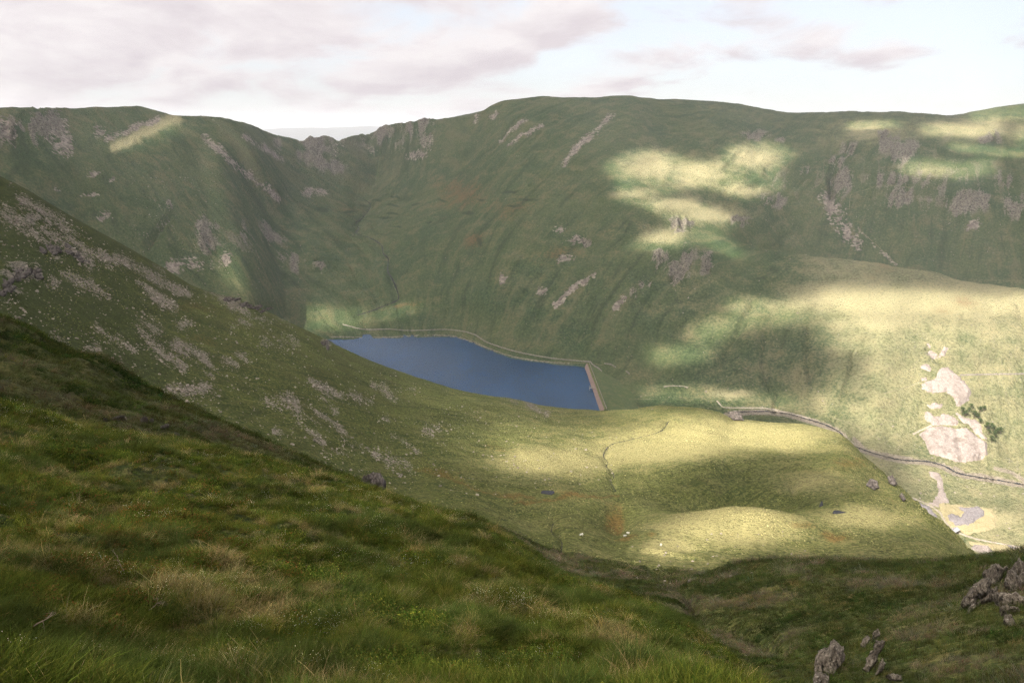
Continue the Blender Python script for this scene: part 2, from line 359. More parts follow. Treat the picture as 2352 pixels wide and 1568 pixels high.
for w, pts in [((26,18), C3((1520,330))), ((28,22), C3((1690,280))), ((36,26), C3((1780,330))), ((20,24), C3((1440,400))), ((26,34), C3((1440,470))), ((20,26), C3((1500,470))), ((24,14), C3((1290,430))), ((34,26), C3((1760,550))), ((40,18), C3((1900,560))), ((60,26), C3((2050,580))),
               ((34,34), C3((2310,600))), ((26,20), C3((2260,460))), ((30,16), C3((720,690))), ((22,22), C3((620,850))), ((26,24), C3((770,840))), ((26,24), C3((700,900))), ((18,24), C3((830,880))), ((12,12), C3((540,965))), ((12,14), C3((485,1010))), ((40,16), C3((1190,560))), ((26,10), C3((980,665))),
               ((24,10), C3((1060,250))), ((12,8), C3((1180,272))), ((26,12), C3((2190,270))), ((18,14), C3((1930,750))), ((60,20), C3((1720,470))), ((24,8), C3((230,770))), ((22,9), C3((160,850))),
               ((90,26), C2((760,370))), ((60,30), C2((920,330))), ((36,24), C2((1060,280))), ((46,34), C2((330,450))), ((40,20), C2((480,560))), ((14,26), C2((60,420))),
               ((34,30), C1((1390,1000))), ((22,26), C1((1080,990))), ((26,24), C1((1400,1090))), ((40,30), C1((1700,1010))), ((30,18), C1((1850,1040))), ((14,16), C1((1070,830))), ((10,12), C1((1140,840))), ((18,26), C1((1990,1220))), ((16,18), C1((2150,1240))), ((14,20), C1((1880,1170))), ((60,26), C1((110,360))), ((30,40), C1((300,300)))]:
    paint(rock, FAR, pts, w, 0.95)
# left scree slope
for w, pts in [(15, C6((0,330),(150,420),(350,500),(560,600))), (16, C6((150,260),(400,400),(560,560),(700,640),(900,700),(1060,740))), ((22,18), C6((620,650))), (12, C6((380,760),(500,770),(600,800),(700,880))), ((13,9), C6((340,820))), (9, C6((780,650),(1000,750),(1270,880))),
               (14, C6((940,790),(1060,880),(1160,950))), (7, C6((1100,820),(1270,890))), ((18,14), C6((980,1020))), ((28,17), C6((1000,1100))), (10, C6((640,1100),(760,1170),(880,1240))), (12, C6((950,1130),(1080,1260),(1230,1340))), (15, C6((1200,1200),(1340,1290),(1420,1400))), ((28,14), C6((1570,1310))),
               ((28,14), C6((1650,1080))), ((32,14), C6((1850,1190))), (8, C6((1880,1130),(2000,1190))), ((18,10), C6((1240,1070))), ((58,14), C6((1280,1510))), ((30,13), C6((360,1190))), ((20,17), C6((600,1240))), (10, C6((2100,1460),(2250,1540))), (12, C6((1400,860),(1700,1000),(1900,1100))),
               (11, C5((0,200),(160,250))), (10, C5((280,470),(480,560))), (8, C5((540,540),(640,600))), (11, C5((690,480),(800,580))), (8, C5((830,500),(920,510))), (10, C5((0,580),(180,680),(360,850))), (13, C5((90,570),(330,690),(520,810),(700,940),(880,1000))), (13, C5((560,870),(700,930),(820,1010))),
               (11, C5((370,560),(440,650))), ((15,8), C5((740,720))), ((26,12), C5((1070,790))), (6, C5((800,810),(960,910))), (7, C5((1480,570),(1660,640),(1800,690))), ((20,10), C5((60,800))), ((26,10), C5((470,920)))]:
    paint(scree, MID, pts, w)
for w, pts in [((42,13), C6((400,590))), ((46,20), C6((140,740))), ((24,18), C6((50,880))), ((34,9), C6((1590,930))), ((12,8), C6((2190,1210))), ((40,12), C6((220,380)))]:
    paint(rock, MID, pts, w)
for w, val, pts in [((22,32), 1, C8((480,550))), ((28,7), .9, C8((530,655))), ((16,5), .8, C8((640,650))), ((28,11), 1, C8((1120,775))), ((40,6), .7, C8((1340,620))), ((40,8), .8, C8((1480,640))), ((60,14), .5, C8((1540,300))), ((50,16), .4, C8((260,470))),
                    (5, .7, C8((20,490),(200,470),(330,450),(480,450))), ((40,10), .6, C5((1120,1060))), ((34,8), .5, C5((1450,900))), (7, .6, C5((930,1010),(1150,1050),(1350,1180),(1700,1220))), ((60,16), .5, C6((1280,970))), ((40,14), .4, C6((1350,1180)))]:
    paint(warm, MID, pts, w, val)
for w, val, pts in [((60,40), .6, C2((1300,760))), ((50,26), .5, C2((1650,860))), ((26,22), .7, C2((1390,1090))), ((40,18), .5, C2((1960,1170))), ((40,14), .4, C2((540,850))), ((50,20), .4, C3((1700,900))), ((70,24), .45, C3((2020,1080))), (8, .5, C2((850,1500),(950,1480),(1020,1500)))]:
    paint(warm, FAR, pts, w, val)
for w, val, pts in [((12,4), 1, C2((400,870))), ((22,5), 1, C2((380,860))), ((20,3), 1, C2((560,870))), ((12,3), .9, C2((740,800))), ((14,3), .9, C2((850,770))), ((16,3), 1, C2((830,830))), ((16,3), 1, C2((830,885))), ((18,4), 1, C2((780,915))), ((12,3), .9, C2((860,960))), ((12,3), .8, C2((1090,950))), ((18,5), .9, C2((1350,890))),
                    ((14,3), .8, C2((1190,800))), ((12,3), .8, C2((1000,825))), ((30,4), .9, C2((1640,730))), ((26,4), .8, C2((1760,790))), ((20,4), .8, C2((1660,830))), ((14,4), .7, C2((1440,805))), ((10,12), .8, C2((1430,1090))), ((22,6), .6, C2((640,830)))]:
    paint(dark, FAR, pts, w, val)
# shaded shoulder and gully (right), hummock (left)
shl = (4, 7)
for w, val, pts in [((60,26), .6, C8((1080,930))), ((26,16), .8, C8((1270,850))), ((60,20), .6, C8((1520,940))), ((70,18), .5, C8((1800,880))), ((30,16), .7, C8((1330,990))), ((60,16), .5, C8((1450,1060))), ((90,20), .5, C8((1900,1180))), ((60,18), .5, C8((1020,1160)))]:
    paint(warm, shl, pts, w, val)
# dry grass and painted sunlight: pale tone brightens plateau top and sunlit right flank
for w, val, pts in [((180,30), 1, C8((1000,180))), ((150,34), .9, C8((700,240))), ((130,26), .8, C8((200,300))), ((70,26), .6, C8((1250,200))), ((100,20), .6, C8((1350,400))), ((90,18), .7, C8((1600,560))), ((80,22), .5, C8((1050,560))), ((150,32), .85, C8((980,620))), ((60,20), .8, C8((720,690)))]:
    paint(pale, MID, pts, w, val)
for w, val, pts in [((110,34), .9, C4((1300,180))), ((90,30), .7, C4((900,200))), ((50,18), .7, C4((850,280))), ((140,30), .6, C4((600,160))), ((40,10), .7, C4((90,650))), ((60,40), .9, C3((560,400))), ((70,36), .8, C3((800,440))), ((60,30), .8, C3((1060,360))), ((90,30), .6, C3((1600,250))), ((160,26), .7, C3((2150,220))), (14, .9, C1((760,450),(900,380),(1060,290),(1180,250))), ((90,20), .9, C3((850,640))), ((70,26), .9, C3((700,600))), ((60,20), .8, C3((640,740))), ((60,18), .7, C3((1000,520))), ((50,16), .6, C3((500,540))), ((60,20), .5, C3((1900,420))), ((60,14), .6, C4((700,1000))), ((60,16), .5, C4((1400,1300)))]:
    paint(pale, FAR, pts, w, val)

WARP = False
scree *= np.clip(.72 + .75 * fbm(XX / (_wr * 14), YY / (_wr * 14), 3, 93), .15, 1.1)
rock *= np.clip(.74 + 1.5 * fbm(XX / (_wr * 22), YY / (_wr * 22), 4, 94, .6), .05, 1.15)
_al, _ac = (UU * .80 + VV * .60), (VV * .80 - UU * .60)      # along and across the fall line of the left hillside
scree = np.where((BB >= 6) & (BB <= 9), scree * np.clip(.84 + 1.4 * fbm(_ac / 9, _al / 60, 3, 97), .0, 1.3), np.clip(scree * 1.12, 0, 1.2))
for w, val, pts in [((230,90), .26, C3((1900,480))), ((120,50), .22, C3((1250,480))), ((150,46), .20, C1((1600,1080))), ((110,40), .18, C1((950,1000))), ((110,30), .24, C2((800,420))), ((120,40), .16, C3((700,880))), ((160,40), .15, C3((1900,260)))]:
    paint(rock, FAR, pts, w, val)
lush = zero()
lush[(BB >= 6) & (BB <= 10)] = .58
lush += ((BB >= 6) & (BB <= 10)) * .3 * (1 - sstep(150, 620, UU))
lush *= 1 - sstep(820, 1150, UU + .35 * (VV - 950)) * (BB >= 6)
pale += ((BB >= 7) & (BB <= 10)) * .26 * (1 - lush) * sstep(900, 1300, UU)
pale += ((BB >= 11) & (BB <= 16)) * .50 * sstep(1700, 2000, UU) + ((BB >= 12) & (BB <= 14)) * .22 * sstep(1400, 1650, UU) * (1 - sstep(1700, 1900, UU))  # sunlit right slopes brightened further through the turf colour
paint(pale, MID, C8((900,400),(1050,430),(1200,470)), (130,36), .85, 'mul'); paint(pale, MID, C8((330,620)), (160,50), .45, 'mul')  # cloud shadow deepened in the colour: pale tone taken off the dark band
pale = np.clip(pale, 0, 1)
# ------------------------------------------------------------------ relief
def lam(l, amp, lo, hi, seed, mask=1.0):
    """bumps of wavelength l where the mesh can carry them and the distance does not blow them up"""
    w = sstep(lo * 0.6, lo, RR) * (1 - sstep(hi, hi * 1.5, RR))
    return amp * w * mask * fbm(XX / l, YY / l, 2, seed)
land = np.ones_like(RR)
land[:, :] = np.where((BB == 11) & (UU > 690) & (UU < 1395), 0.0, 1.0)        # the lake bed stays smooth
rough = 1 + 1.6 * np.clip(rock + 0.35 * scree, 0, 1)
DZ = zero()
for l, amp, lo, hi, sd in [(150, 4.0, 1100, 9e9, 1), (70, 1.5, 600, 9e9, 2), (32, .75, 260, 9e9, 3), (14, .34, 110, 3200, 4), (6.5, .17, 45, 1100, 5), (3.0, .10, 15, 500, 6), (1.3, .085, 2.5, 160, 7), (.6, .05, 2.0, 30, 8)]:
    DZ += lam(l, amp, lo, hi, sd) * rough
DZ *= land
# crag ribs running down the slope
ca = AZ[None, :] * np.ones_like(RR)
_k = np.interp(AZ, ray([0, 500, 900, 1150, 1600, 2000, 2352], [500] * 7)[0], [.2, -.5, -.1, .5, .55, .1, -.15])
FLOW = np.stack([ca * 1400 - _k[None, :] * (RR - 1400) * (BB >= 11) + 14 * fbm(XX / 90, YY / 90, 2, 515) * (BB >= 11), RR * .13, 0 * RR], 2)
FLOW[:, :, 0] = np.where(BB < 11, ca * 420 - .8 * (RR - 400) * (BB >= 6) + 4 * fbm(XX / 30, YY / 30, 2, 516), FLOW[:, :, 0])
gul = (1 - np.abs(fbm(FLOW[:, :, 0] / 34, FLOW[:, :, 1] / 26, 3, 520))) ** 7
DZ -= ((BB >= 12) & (BB <= 20)) * gul * 4.2 * np.clip(.35 + 1.2 * fbm(XX / 260, YY / 260, 2, 521), 0, 1.2) * land
DZ += ((BB >= 12) & (BB <= 20)) * 1.1 * (1 - np.abs(fbm(FLOW[:, :, 0] / 17, FLOW[:, :, 1] / 14, 3, 522)) * 2) * land
ridge = 1 - np.abs(fbm(ca * 1400 / 13, RR / 45, 3, 41, .6))
DZ += np.clip(rock, 0, 1) * (BB >= 11) * (ridge - 0.75) * 26
ridge2 = 1 - np.abs(fbm(ca * 450 / 5, RR / 16, 3, 42))
DZ += np.clip(rock, 0, 1) * (BB < 11) * (ridge2 - 0.75) * 6
# shallow runnels down the far flanks
runn = fbm(ca * 1300 / 30, RR / 420, 3, 43)
DZ += (BB >= 13) * (BB <= 20) * runn * 1.6
cut = zero()
def gully(layer, pts, width, depth): paint(cut, layer, pts, width, depth, 'max')
STREAM = C2((600,760),(700,830),(640,920),(600,960),(625,985),(600,1010)) + C2((700,1050),(780,1110),(785,1150),(820,1190),(815,1260),(850,1330),(875,1390),(890,1450),(800,1500),(700,1540),(610,1566))
gully(FAR, STREAM, 7, 6.0)
gully(FAR, C2((1140,990),(1000,1120),(945,1170),(935,1220)), 5, 2.5)
gully(FAR, C2((2010,545),(1930,600),(1780,690)), 5, 4.0)
for pts in [C4((180,210),(110,350),(20,480)), C4((245,355),(235,500),(268,625)), C4((700,450),(690,540),(640,660),(595,780)), C4((310,655),(300,735)), C4((470,340),(455,440),(480,600)), C4((1080,420),(1130,480))]:
    gully(FAR, pts, 7, 5.5)
gully(FAR, C3((1432,250),(1428,330),(1420,400)), 5, 6)
gully(FAR, C3((1430,440),(1434,490),(1432,540)), 7, 26)             # the waterfall cleft
gully(FAR, C3((1050,1060),(990,1190),(905,1330)), 9, 7)
gully(FAR, C1((1380,370),(1620,560),(1860,790)), 6, 4)
gully(FAR, C1((1130,930),(1060,1020),(1000,1100)), 8, 8)
for pts, w, d in [(C8((720,110),(690,150),(560,190),(450,220),(420,270),(440,300),(460,340),(455,380),(475,430)), 7, 1.5), (C8((470,430),(400,450),(300,458),(200,470),(60,490)), 6, 1.0),
                  (C8((190,580),(180,610),(230,670),(225,710),(300,760),(420,800)), 6, 1.0), (C5((930,1010),(1200,1080),(1500,1200)), 6, 1.0), (C8((1290,400),(1310,460)), 8, 2)]:
    gully(MID, pts, w, d)
gully((4, 7), C8((640,800),(760,840),(800,900),(830,960),(900,1010),(1050,1060),(1250,1150)), 14, 2.4)
DZ -= cut
lump = zero()
for layer, pts, w, h in [(MID, C8((1000,290)), (150,22), 3.0), (MID, C8((1000,470)), (150,20), -5.0), (MID, C8((1050,590)), (150,26), 5.0), (MID, C8((1600,500)), (70,26), 3.0), (MID, C8((480,560)), (40,36), -3.5), (MID, C8((300,620)), (60,40), 2.0),
                         (MID, C5((1450,640)), (120,24), 3.0), (MID, C8((1700,400)), (30,30), -3.0), (FAR, C2((1200,1440)), (60,24), 6), (FAR, C3((800,1130)), (60,20), 7), (FAR, C4((200,350)), (40,50), 5), (FAR, C4((500,420)), (60,60), 5), (FAR, C3((600,620)), (60,20), 6),
                         (FAR, Z7((1300,130)), (40,10), 4), (NEAR, [(300, 850)], (160,30), 0.8), (FAR, C3((1430,395)), (26,14), 8)]:
    paint(lump, layer, pts, w, h, 'add')
DZ += ((BB == 9) | (BB == 10)) * sstep(1880, 1980, UU) * sstep(380, 420, RR + .2 * (UU - 1900)) * (3.2 * fbm(XX / 26, YY / 26, 3, 73) + 1.2 * np.abs(fbm(XX / 9, YY / 9, 2, 74)))
DZ += 1.5 * lump + ((BB >= 8) & (BB <= 9)) * sstep(950, 1250, UU) * (2.2 * fbm(XX / 45, YY / 45, 3, 71) + .5 * fbm(XX / 14, YY / 14, 2, 72))
ZZ = ZZ + DZ
# the mossy hummock is lumpy, the foreground tussocky
ZZ += (BB == 4) * (RR > 34) * (0.5 * fbm(XX / 5, YY / 3, 3, 51) + 0.25 * fbm(XX / 1.7, YY / 1.2, 2, 52)) * sstep(34, 44, RR)
tus = fbm(XX / 0.9, YY / 0.7, 3, 53)
ZZ += (BB <= 3) * (0.15 * tus + .10 * fbm(XX / .42, YY / .36, 2, 54)) * sstep(1.5, 3, RR)
# river trough and lake bed
sel = (BB == 11) & (UU > 690) & (UU < 1395)
fr = (RR - KR[11]) / (KR[12] - KR[11])
bed = np.clip(np.sin(np.clip(fr, 0, 1) * np.pi), 0, 1) ** 0.5 * sstep(690, 760, UU) * (1 - sstep(1345, 1390, UU))
ZZ -= sel * 5.0 * bed
RIVER = C4((60,752),(100,745),(240,740),(340,748),(480,785),(590,825),(640,860),(650,890),(720,925),(860,970),(960,990),(1060,995),(1150,1015),(1230,1055),(1330,1075),(1400,1085),(1530,1108),(1700,1130))
UU, VV = project(XX, YY, ZZ)
rc = zero(); paint(rc, (11, 13), RIVER, 7, 1.0)
ZZ -= rc * 1.6
gb = zero()
paint(gravel, (11, 13), RIVER, (13, 7), .95)
paint(gravel, (11, 13), Z2((1000,100),(1150,190),(1350,200),(1600,250),(1900,310)), 8, 1.0)
paint(gravel, (11, 13), [(760,773),(830,774),(900,774),(960,770),(1000,769),(1040,771),(1080,783),(1120,799),(1160,814),(1200,823),(1260,831),(1330,837)], (5, 2.6), .62)
paint(gravel, (11, 13), C4((700,880),(760,940),(860,960),(1000,985)), 6, .9)
paint(gravel, (11, 13), C4((1420,1030),(1500,1050),(1568,1090)), 6, .8)
UU, VV = project(XX, YY, ZZ)

# ------------------------------------------------------------------ finding the ground
TT = (ZZ - CZ) / RR
def _cols(a):
    f = (np.asarray(a) + AZ_MAX) / (2 * AZ_MAX) * NC_V
    f = np.clip(f, 0, NC_V - 1e-6)
    c = f.astype(int)
    return c, f - c
def ground(u, v, rmin=0.0):
    """first ground met by the line of sight through (u, v), beyond rmin metres -> x, y, z"""
    u = np.atleast_1d(np.asarray(u, float)); v = np.atleast_1d(np.asarray(v, float))
    out = np.zeros((len(u), 3))
    for s in range(0, len(u), 8000):
        a, t = ray(u[s:s + 8000], v[s:s + 8000])
        c, w = _cols(a)
        tc = TT[:, c] * (1 - w) + TT[:, c + 1] * w
        rc_ = RR[:, c] * (1 - w) + RR[:, c + 1] * w
        hit = (tc >= t) & (rc_ > rmin)
        i = np.maximum(np.argmax(hit, axis=0), 1)
        i = np.where(hit.any(axis=0), i, np.argmax(np.where(rc_ > rmin, tc, -9), axis=0))
        i = np.maximum(i, 1)
        j = np.arange(len(c))
        t0, t1 = tc[i - 1, j], tc[i, j]
        q = np.clip((t - t0) / np.where(np.abs(t1 - t0) < 1e-9, 1e-9, t1 - t0), 0, 1)
        r = rc_[i - 1, j] * (1 - q) + rc_[i, j] * q
        tt = t0 * (1 - q) + t1 * q
        out[s:s + 8000] = np.stack([r * np.sin(a), r * np.cos(a), CZ + tt * r], 1)
    return out
def height(x, y):
    x = np.atleast_1d(np.asarray(x, float)); y = np.atleast_1d(np.asarray(y, float))
    out = np.zeros(len(x))
    for s in range(0, len(x), 8000):
        X, Y = x[s:s + 8000], y[s:s + 8000]
        a, r = np.arctan2(X, Y), np.hypot(X, Y)
        c, w = _cols(a)
        rc_ = RR[:, c] * (1 - w) + RR[:, c + 1] * w
        zc_ = ZZ[:, c] * (1 - w) + ZZ[:, c + 1] * w
        i = np.clip(np.argmax(rc_ >= r, axis=0), 1, NROW - 1)
        j = np.arange(len(c))
        q = np.clip((r - rc_[i - 1, j]) / (rc_[i, j] - rc_[i - 1, j]), 0, 1)
        out[s:s + 8000] = zc_[i - 1, j] * (1 - q) + zc_[i, j] * q
    return out
def normal(x, y, e=None):
    r = np.hypot(x, y)
    e = np.maximum(0.25, r * 0.006) if e is None else e
    dx = (height(x + e, y) - height(x - e, y)) / (2 * e)
    dy = (height(x, y + e) - height(x, y - e)) / (2 * e)
    n = np.stack([-dx, -dy, np.ones_like(dx)], 1)
    return n / np.linalg.norm(n, axis=1)[:, None]

# ------------------------------------------------------------------ helpers for objects
def tag(o, label=None, cat=None, group=None, kind=None):
    if label: o['label'] = label
    if cat: o['category'] = cat
    if group: o['group'] = group
    if kind: o['kind'] = kind
    return o
def empty(name, loc):
    o = bpy.data.objects.new(name, None)
    COL.objects.link(o); o.location = loc
    return o
def link(name, mesh, parent=None, mat=None, loc=None):
    o = bpy.data.objects.new(name, mesh)
    COL.objects.link(o)
    if mat and not mesh.materials: mesh.materials.append(mat)
    if loc is not None: o.location = loc
    if parent: o.parent = parent
    return o
def mesh_np(name, verts, faces, smooth=True):
    """mesh from arrays; faces all quads or all triangles"""
    verts = np.asarray(verts, np.float32); faces = np.asarray(faces, np.int32)
    me = bpy.data.meshes.new(name)
    me.vertices.add(len(verts)); me.vertices.foreach_set('co', verts.ravel())
    n, k = faces.shape
    me.loops.add(n * k); me.loops.foreach_set('vertex_index', faces.ravel())
    me.polygons.add(n)
    me.polygons.foreach_set('loop_start', np.arange(0, n * k, k, dtype=np.int32))
    me.polygons.foreach_set('loop_total', np.full(n, k, np.int32))
    me.polygons.foreach_set('use_smooth', np.full(n, smooth, bool))
    me.update(calc_edges=True)
    me.validate()
    return me
def vcol(me, name, rgba):
    at = me.attributes.new(name, 'FLOAT_COLOR', 'POINT')
    at.data.foreach_set('color', np.asarray(rgba, np.float32).ravel())

# ------------------------------------------------------------------ materials
class NT:
    def __init__(s, name):
        s.m = bpy.data.materials.new(name); s.m.use_nodes = True
        s.t = s.m.node_tree; s.n = s.t.nodes; s.l = s.t.links
        s.n.clear()
        s.out = s.n.new('ShaderNodeOutputMaterial')
    def new(s, t, **kw):
        n = s.n.new(t)
        for k, v in kw.items(): setattr(n, k, v)
        return n
    def put(s, sock, val):
        if isinstance(val, bpy.types.NodeSocket): s.l.new(val, sock)
        elif isinstance(val, tuple) and len(val) == 3 and sock.type == 'RGBA': sock.default_value = (*val, 1)
        else: sock.default_value = val
    def math(s, op, a, b=None, c=None, clamp=False):
        n = s.new('ShaderNodeMath', operation=op, use_clamp=clamp)
        for i, x in enumerate((a, b, c)):
            if x is not None: s.put(n.inputs[i], x)
        return n.outputs[0]
    def mix(s, f, a, b, blend='MIX'):
        n = s.new('ShaderNodeMix', data_type='RGBA', blend_type=blend)
        s.put(n.inputs['Factor'], f); s.put(n.inputs['A'], a); s.put(n.inputs['B'], b)
        return n.outputs['Result']
    def rng(s, x, a, b, c=0.0, d=1.0, smooth=True):
        n = s.new('ShaderNodeMapRange', interpolation_type='SMOOTHSTEP' if smooth else 'LINEAR')
        s.put(n.inputs[0], x)
        for i, q in enumerate((a, b, c, d)): n.inputs[i + 1].default_value = q
        return n.outputs[0]
    def coord(s, kind='Object'):
        if not hasattr(s, '_c'): s._c = s.new('ShaderNodeTexCoord')
        return s._c.outputs[kind]
    def pos(s):
        if not hasattr(s, '_g'): s._g = s.new('ShaderNodeNewGeometry')
        return s._g.outputs['Position']
    def noise(s, scale, detail=4.0, rough=0.55, vec=None, dist=0.0, out='Fac'):
        n = s.new('ShaderNodeTexNoise')
        s.put(n.inputs['Vector'], vec if vec is not None else s.pos())
        n.inputs['Scale'].default_value = scale; n.inputs['Detail'].default_value = detail
        n.inputs['Roughness'].default_value = rough; n.inputs['Distortion'].default_value = dist
        return n.outputs[out]
    def voro(s, scale, vec=None, out='Distance', feature='F1', rand=1.0):
        n = s.new('ShaderNodeTexVoronoi', feature=feature)
        s.put(n.inputs['Vector'], vec if vec is not None else s.pos())
        n.inputs['Scale'].default_value = scale
        n.inputs['Randomness'].default_value = rand
        return n.outputs[out]
    def attr(s, name, kind='GEOMETRY'):
        n = s.new('ShaderNodeAttribute', attribute_name=name, attribute_type=kind)
        return n
    def bump(s, h, strength=0.5, dist=1.0, nrm=None):
        n = s.new('ShaderNodeBump')
        n.inputs['Strength'].default_value = strength; n.inputs['Distance'].default_value = dist
        s.put(n.inputs['Height'], h)
        if nrm is not None: s.put(n.inputs['Normal'], nrm)
        return n.outputs[0]
    def bsdf(s, col, rough=0.9, nrm=None, spec=0.2, **kw):
        n = s.new('ShaderNodeBsdfPrincipled')
        s.put(n.inputs['Base Color'], col); s.put(n.inputs['Roughness'], rough)
        n.inputs['Specular IOR Level'].default_value = spec
        if nrm is not None: s.put(n.inputs['Normal'], nrm)
        for k, v in kw.items(): s.put(n.inputs[k.replace('_', ' ')], v)
        s.l.new(n.outputs[0], s.out.inputs['Surface'])
        return n

def land_material(name, s, far, ga, gb, gc, straw, speck=1.0):
    """s: grain of the near texture (1/m); ga, gb, gc: lush, common and dry turf"""
    T = NT(name)
    A, B = T.attr('cover_a'), T.attr('cover_b')
    def split(at):
        n = T.new('ShaderNodeSeparateColor'); T.l.new(at.outputs['Color'], n.inputs[0]); return n.outputs
    sa, sb = split(A), split(B)
    scr, rck, wrm, drk = sa[0], sa[1], sa[2], A.outputs['Alpha']
    pal, grv, lsh = sb[0], sb[1], sb[2]
    n_big = T.noise(.009 if far else .03, 3, .6); n_mid = T.noise(.06 * s, 4, .62); n_fin = T.noise(.55 * s, 4, .68); n_vf = T.noise((1.6 if far else 1.4) * s, 2, .7)
    tex = T.math('ADD', T.math('MULTIPLY', n_fin, .6), T.math('MULTIPLY', n_vf, .4))
    hi = tuple(min(1, q * 1.5) for q in gc)
    fl = T.attr('flow').outputs['Vector']; n_str = T.noise(.045 if far else .16, 4, .66, fl)
    grass = T.mix(T.rng(n_big, .32, .68), ga, gb)
    grass = T.mix(T.math('MULTIPLY', T.rng(n_mid, .46, .68), .65), grass, gc)
    grass = T.mix(T.math('MULTIPLY', T.rng(tex, .50, .58), .60 * speck), grass, hi)
    grass = T.mix(T.math('MULTIPLY', T.rng(n_str, .52, .66), .6), grass, gc)
    grass = T.mix(T.math('MULTIPLY', T.rng(n_str, .48, .34), .6), grass, tuple(q * .7 for q in ga))
    pf = T.math('ADD', pal, T.math('MULTIPLY_ADD', T.math('ADD', n_mid, n_fin), .7, -.70))
    grass = T.mix(T.rng(pf, .05, .85, 0, .92), grass, straw)  # straw tone: dry grass plus the sun patches painted into the mask
    wf = T.math('ADD', wrm, T.math('MULTIPLY_ADD', T.math('ADD', n_mid, n_fin), 1.3, -1.35))
    grass = T.mix(T.rng(wf, .1, .8, 0, .7), grass, tuple(q * k for q, k in zip(gc, (1.25, .72, .62))))
    df = T.math('ADD', T.math('MAXIMUM', drk, T.math('MULTIPLY', lsh, .75)), T.math('MULTIPLY_ADD', n_mid, .8, -.42))
    grass = T.mix(T.rng(df, .25, .7, 0, .85), grass, tuple(q * .62 for q in ga))
    grass = T.mix(T.math('MULTIPLY', T.rng(tex, .49, .42), .8 * speck), grass, T.mix(.6, grass, (.010, .014, .004)))
    # stones showing through the turf
    vn = T.new('ShaderNodeTexVoronoi'); T.l.new(T.pos(), vn.inputs['Vector']); vn.inputs['Scale'].default_value = .42 * s if far else .9 * s
    vd = vn.outputs['Distance']
    vsep = T.new('ShaderNodeSeparateColor'); T.l.new(vn.outputs['Color'], vsep.inputs[0])
    stone_c = T.mix(vsep.outputs[1], (.115, .097, .080) if not far else (.15, .125, .11), (.275, .235, .195) if not far else (.36, .305, .265))
    stone_c = T.mix(T.math('MULTIPLY', T.rng(n_vf, .52, .7), .5), stone_c, (.07, .058, .052))
    bare = T.math('ADD', T.math('MULTIPLY', scr, 1.25 if far else 1.0), T.math('MULTIPLY', T.math('MULTIPLY_ADD', T.math('ADD', n_fin, n_mid), 1.3, -1.38), T.math('MULTIPLY', scr, 1.5)))
    is_s = T.math('MULTIPLY', T.rng(T.math('SUBTRACT', bare, T.math('MULTIPLY_ADD', vsep.outputs[0], .9, .10)), -.10, .12), T.rng(scr, .06, .25))
    col = T.mix(is_s, grass, stone_c)
    # crags: pale faces, dark joints, turf on the ledges
    rc = T.mix(T.rng(n_fin, .36, .62), (.075, .067, .054), (.225, .20, .163))
    rc = T.mix(T.math('MULTIPLY', T.rng(n_vf, .54, .68), .7), rc, (.33, .295, .25))
    rc = T.mix(T.rng(tex, .46, .38), rc, (.022, .022, .018))
    rc = T.mix(T.math('MULTIPLY', T.rng(n_str, .47, .38), .85), rc, (.045, .048, .034))
    rf = T.math('ADD', rck, T.math('MULTIPLY_ADD', T.math('ADD', T.math('MULTIPLY_ADD', tex, .6, T.math('MULTIPLY', n_mid, .4)), n_str), 4.0, -4.02 if far else -4.2))
    is_r = T.math('MULTIPLY', T.rng(rf, .36, .52), T.rng(rck, .08, .3))
    col = T.mix(is_r, col, rc)
    gcol = T.mix(T.rng(tex, .4, .6), (.18, .152, .12), (.29, .25, .205))
    is_g = T.rng(T.math('ADD', grv, T.math('MULTIPLY_ADD', n_fin, 1.0, -.5)), .40, .62)
    col = T.mix(is_g, col, gcol)
    hs = T.math('MULTIPLY', T.math('MAXIMUM', scr, rck), T.math('MULTIPLY', vd, -1.3))
    nr = T.bump(T.math('ADD', T.math('MULTIPLY', tex, 2.4), hs), 1.0, (1.4 if far else .9) / s)
    T.bsdf(col, .95, nr, .06)
    return T.m

M_FAR = land_material('fell_turf', .5, True, (.036, .072, .028), (.072, .098, .040), (.135, .132, .068), (.315, .285, .165), .62)
M_MID = land_material('hill_turf', 1.1, False, (.050, .068, .017), (.088, .104, .028), (.135, .130, .046), (.325, .292, .135))
M_NEAR = land_material('near_turf', 3.0, False, (.028, .040, .010), (.048, .055, .016), (.075, .068, .026), (.20, .16, .08))

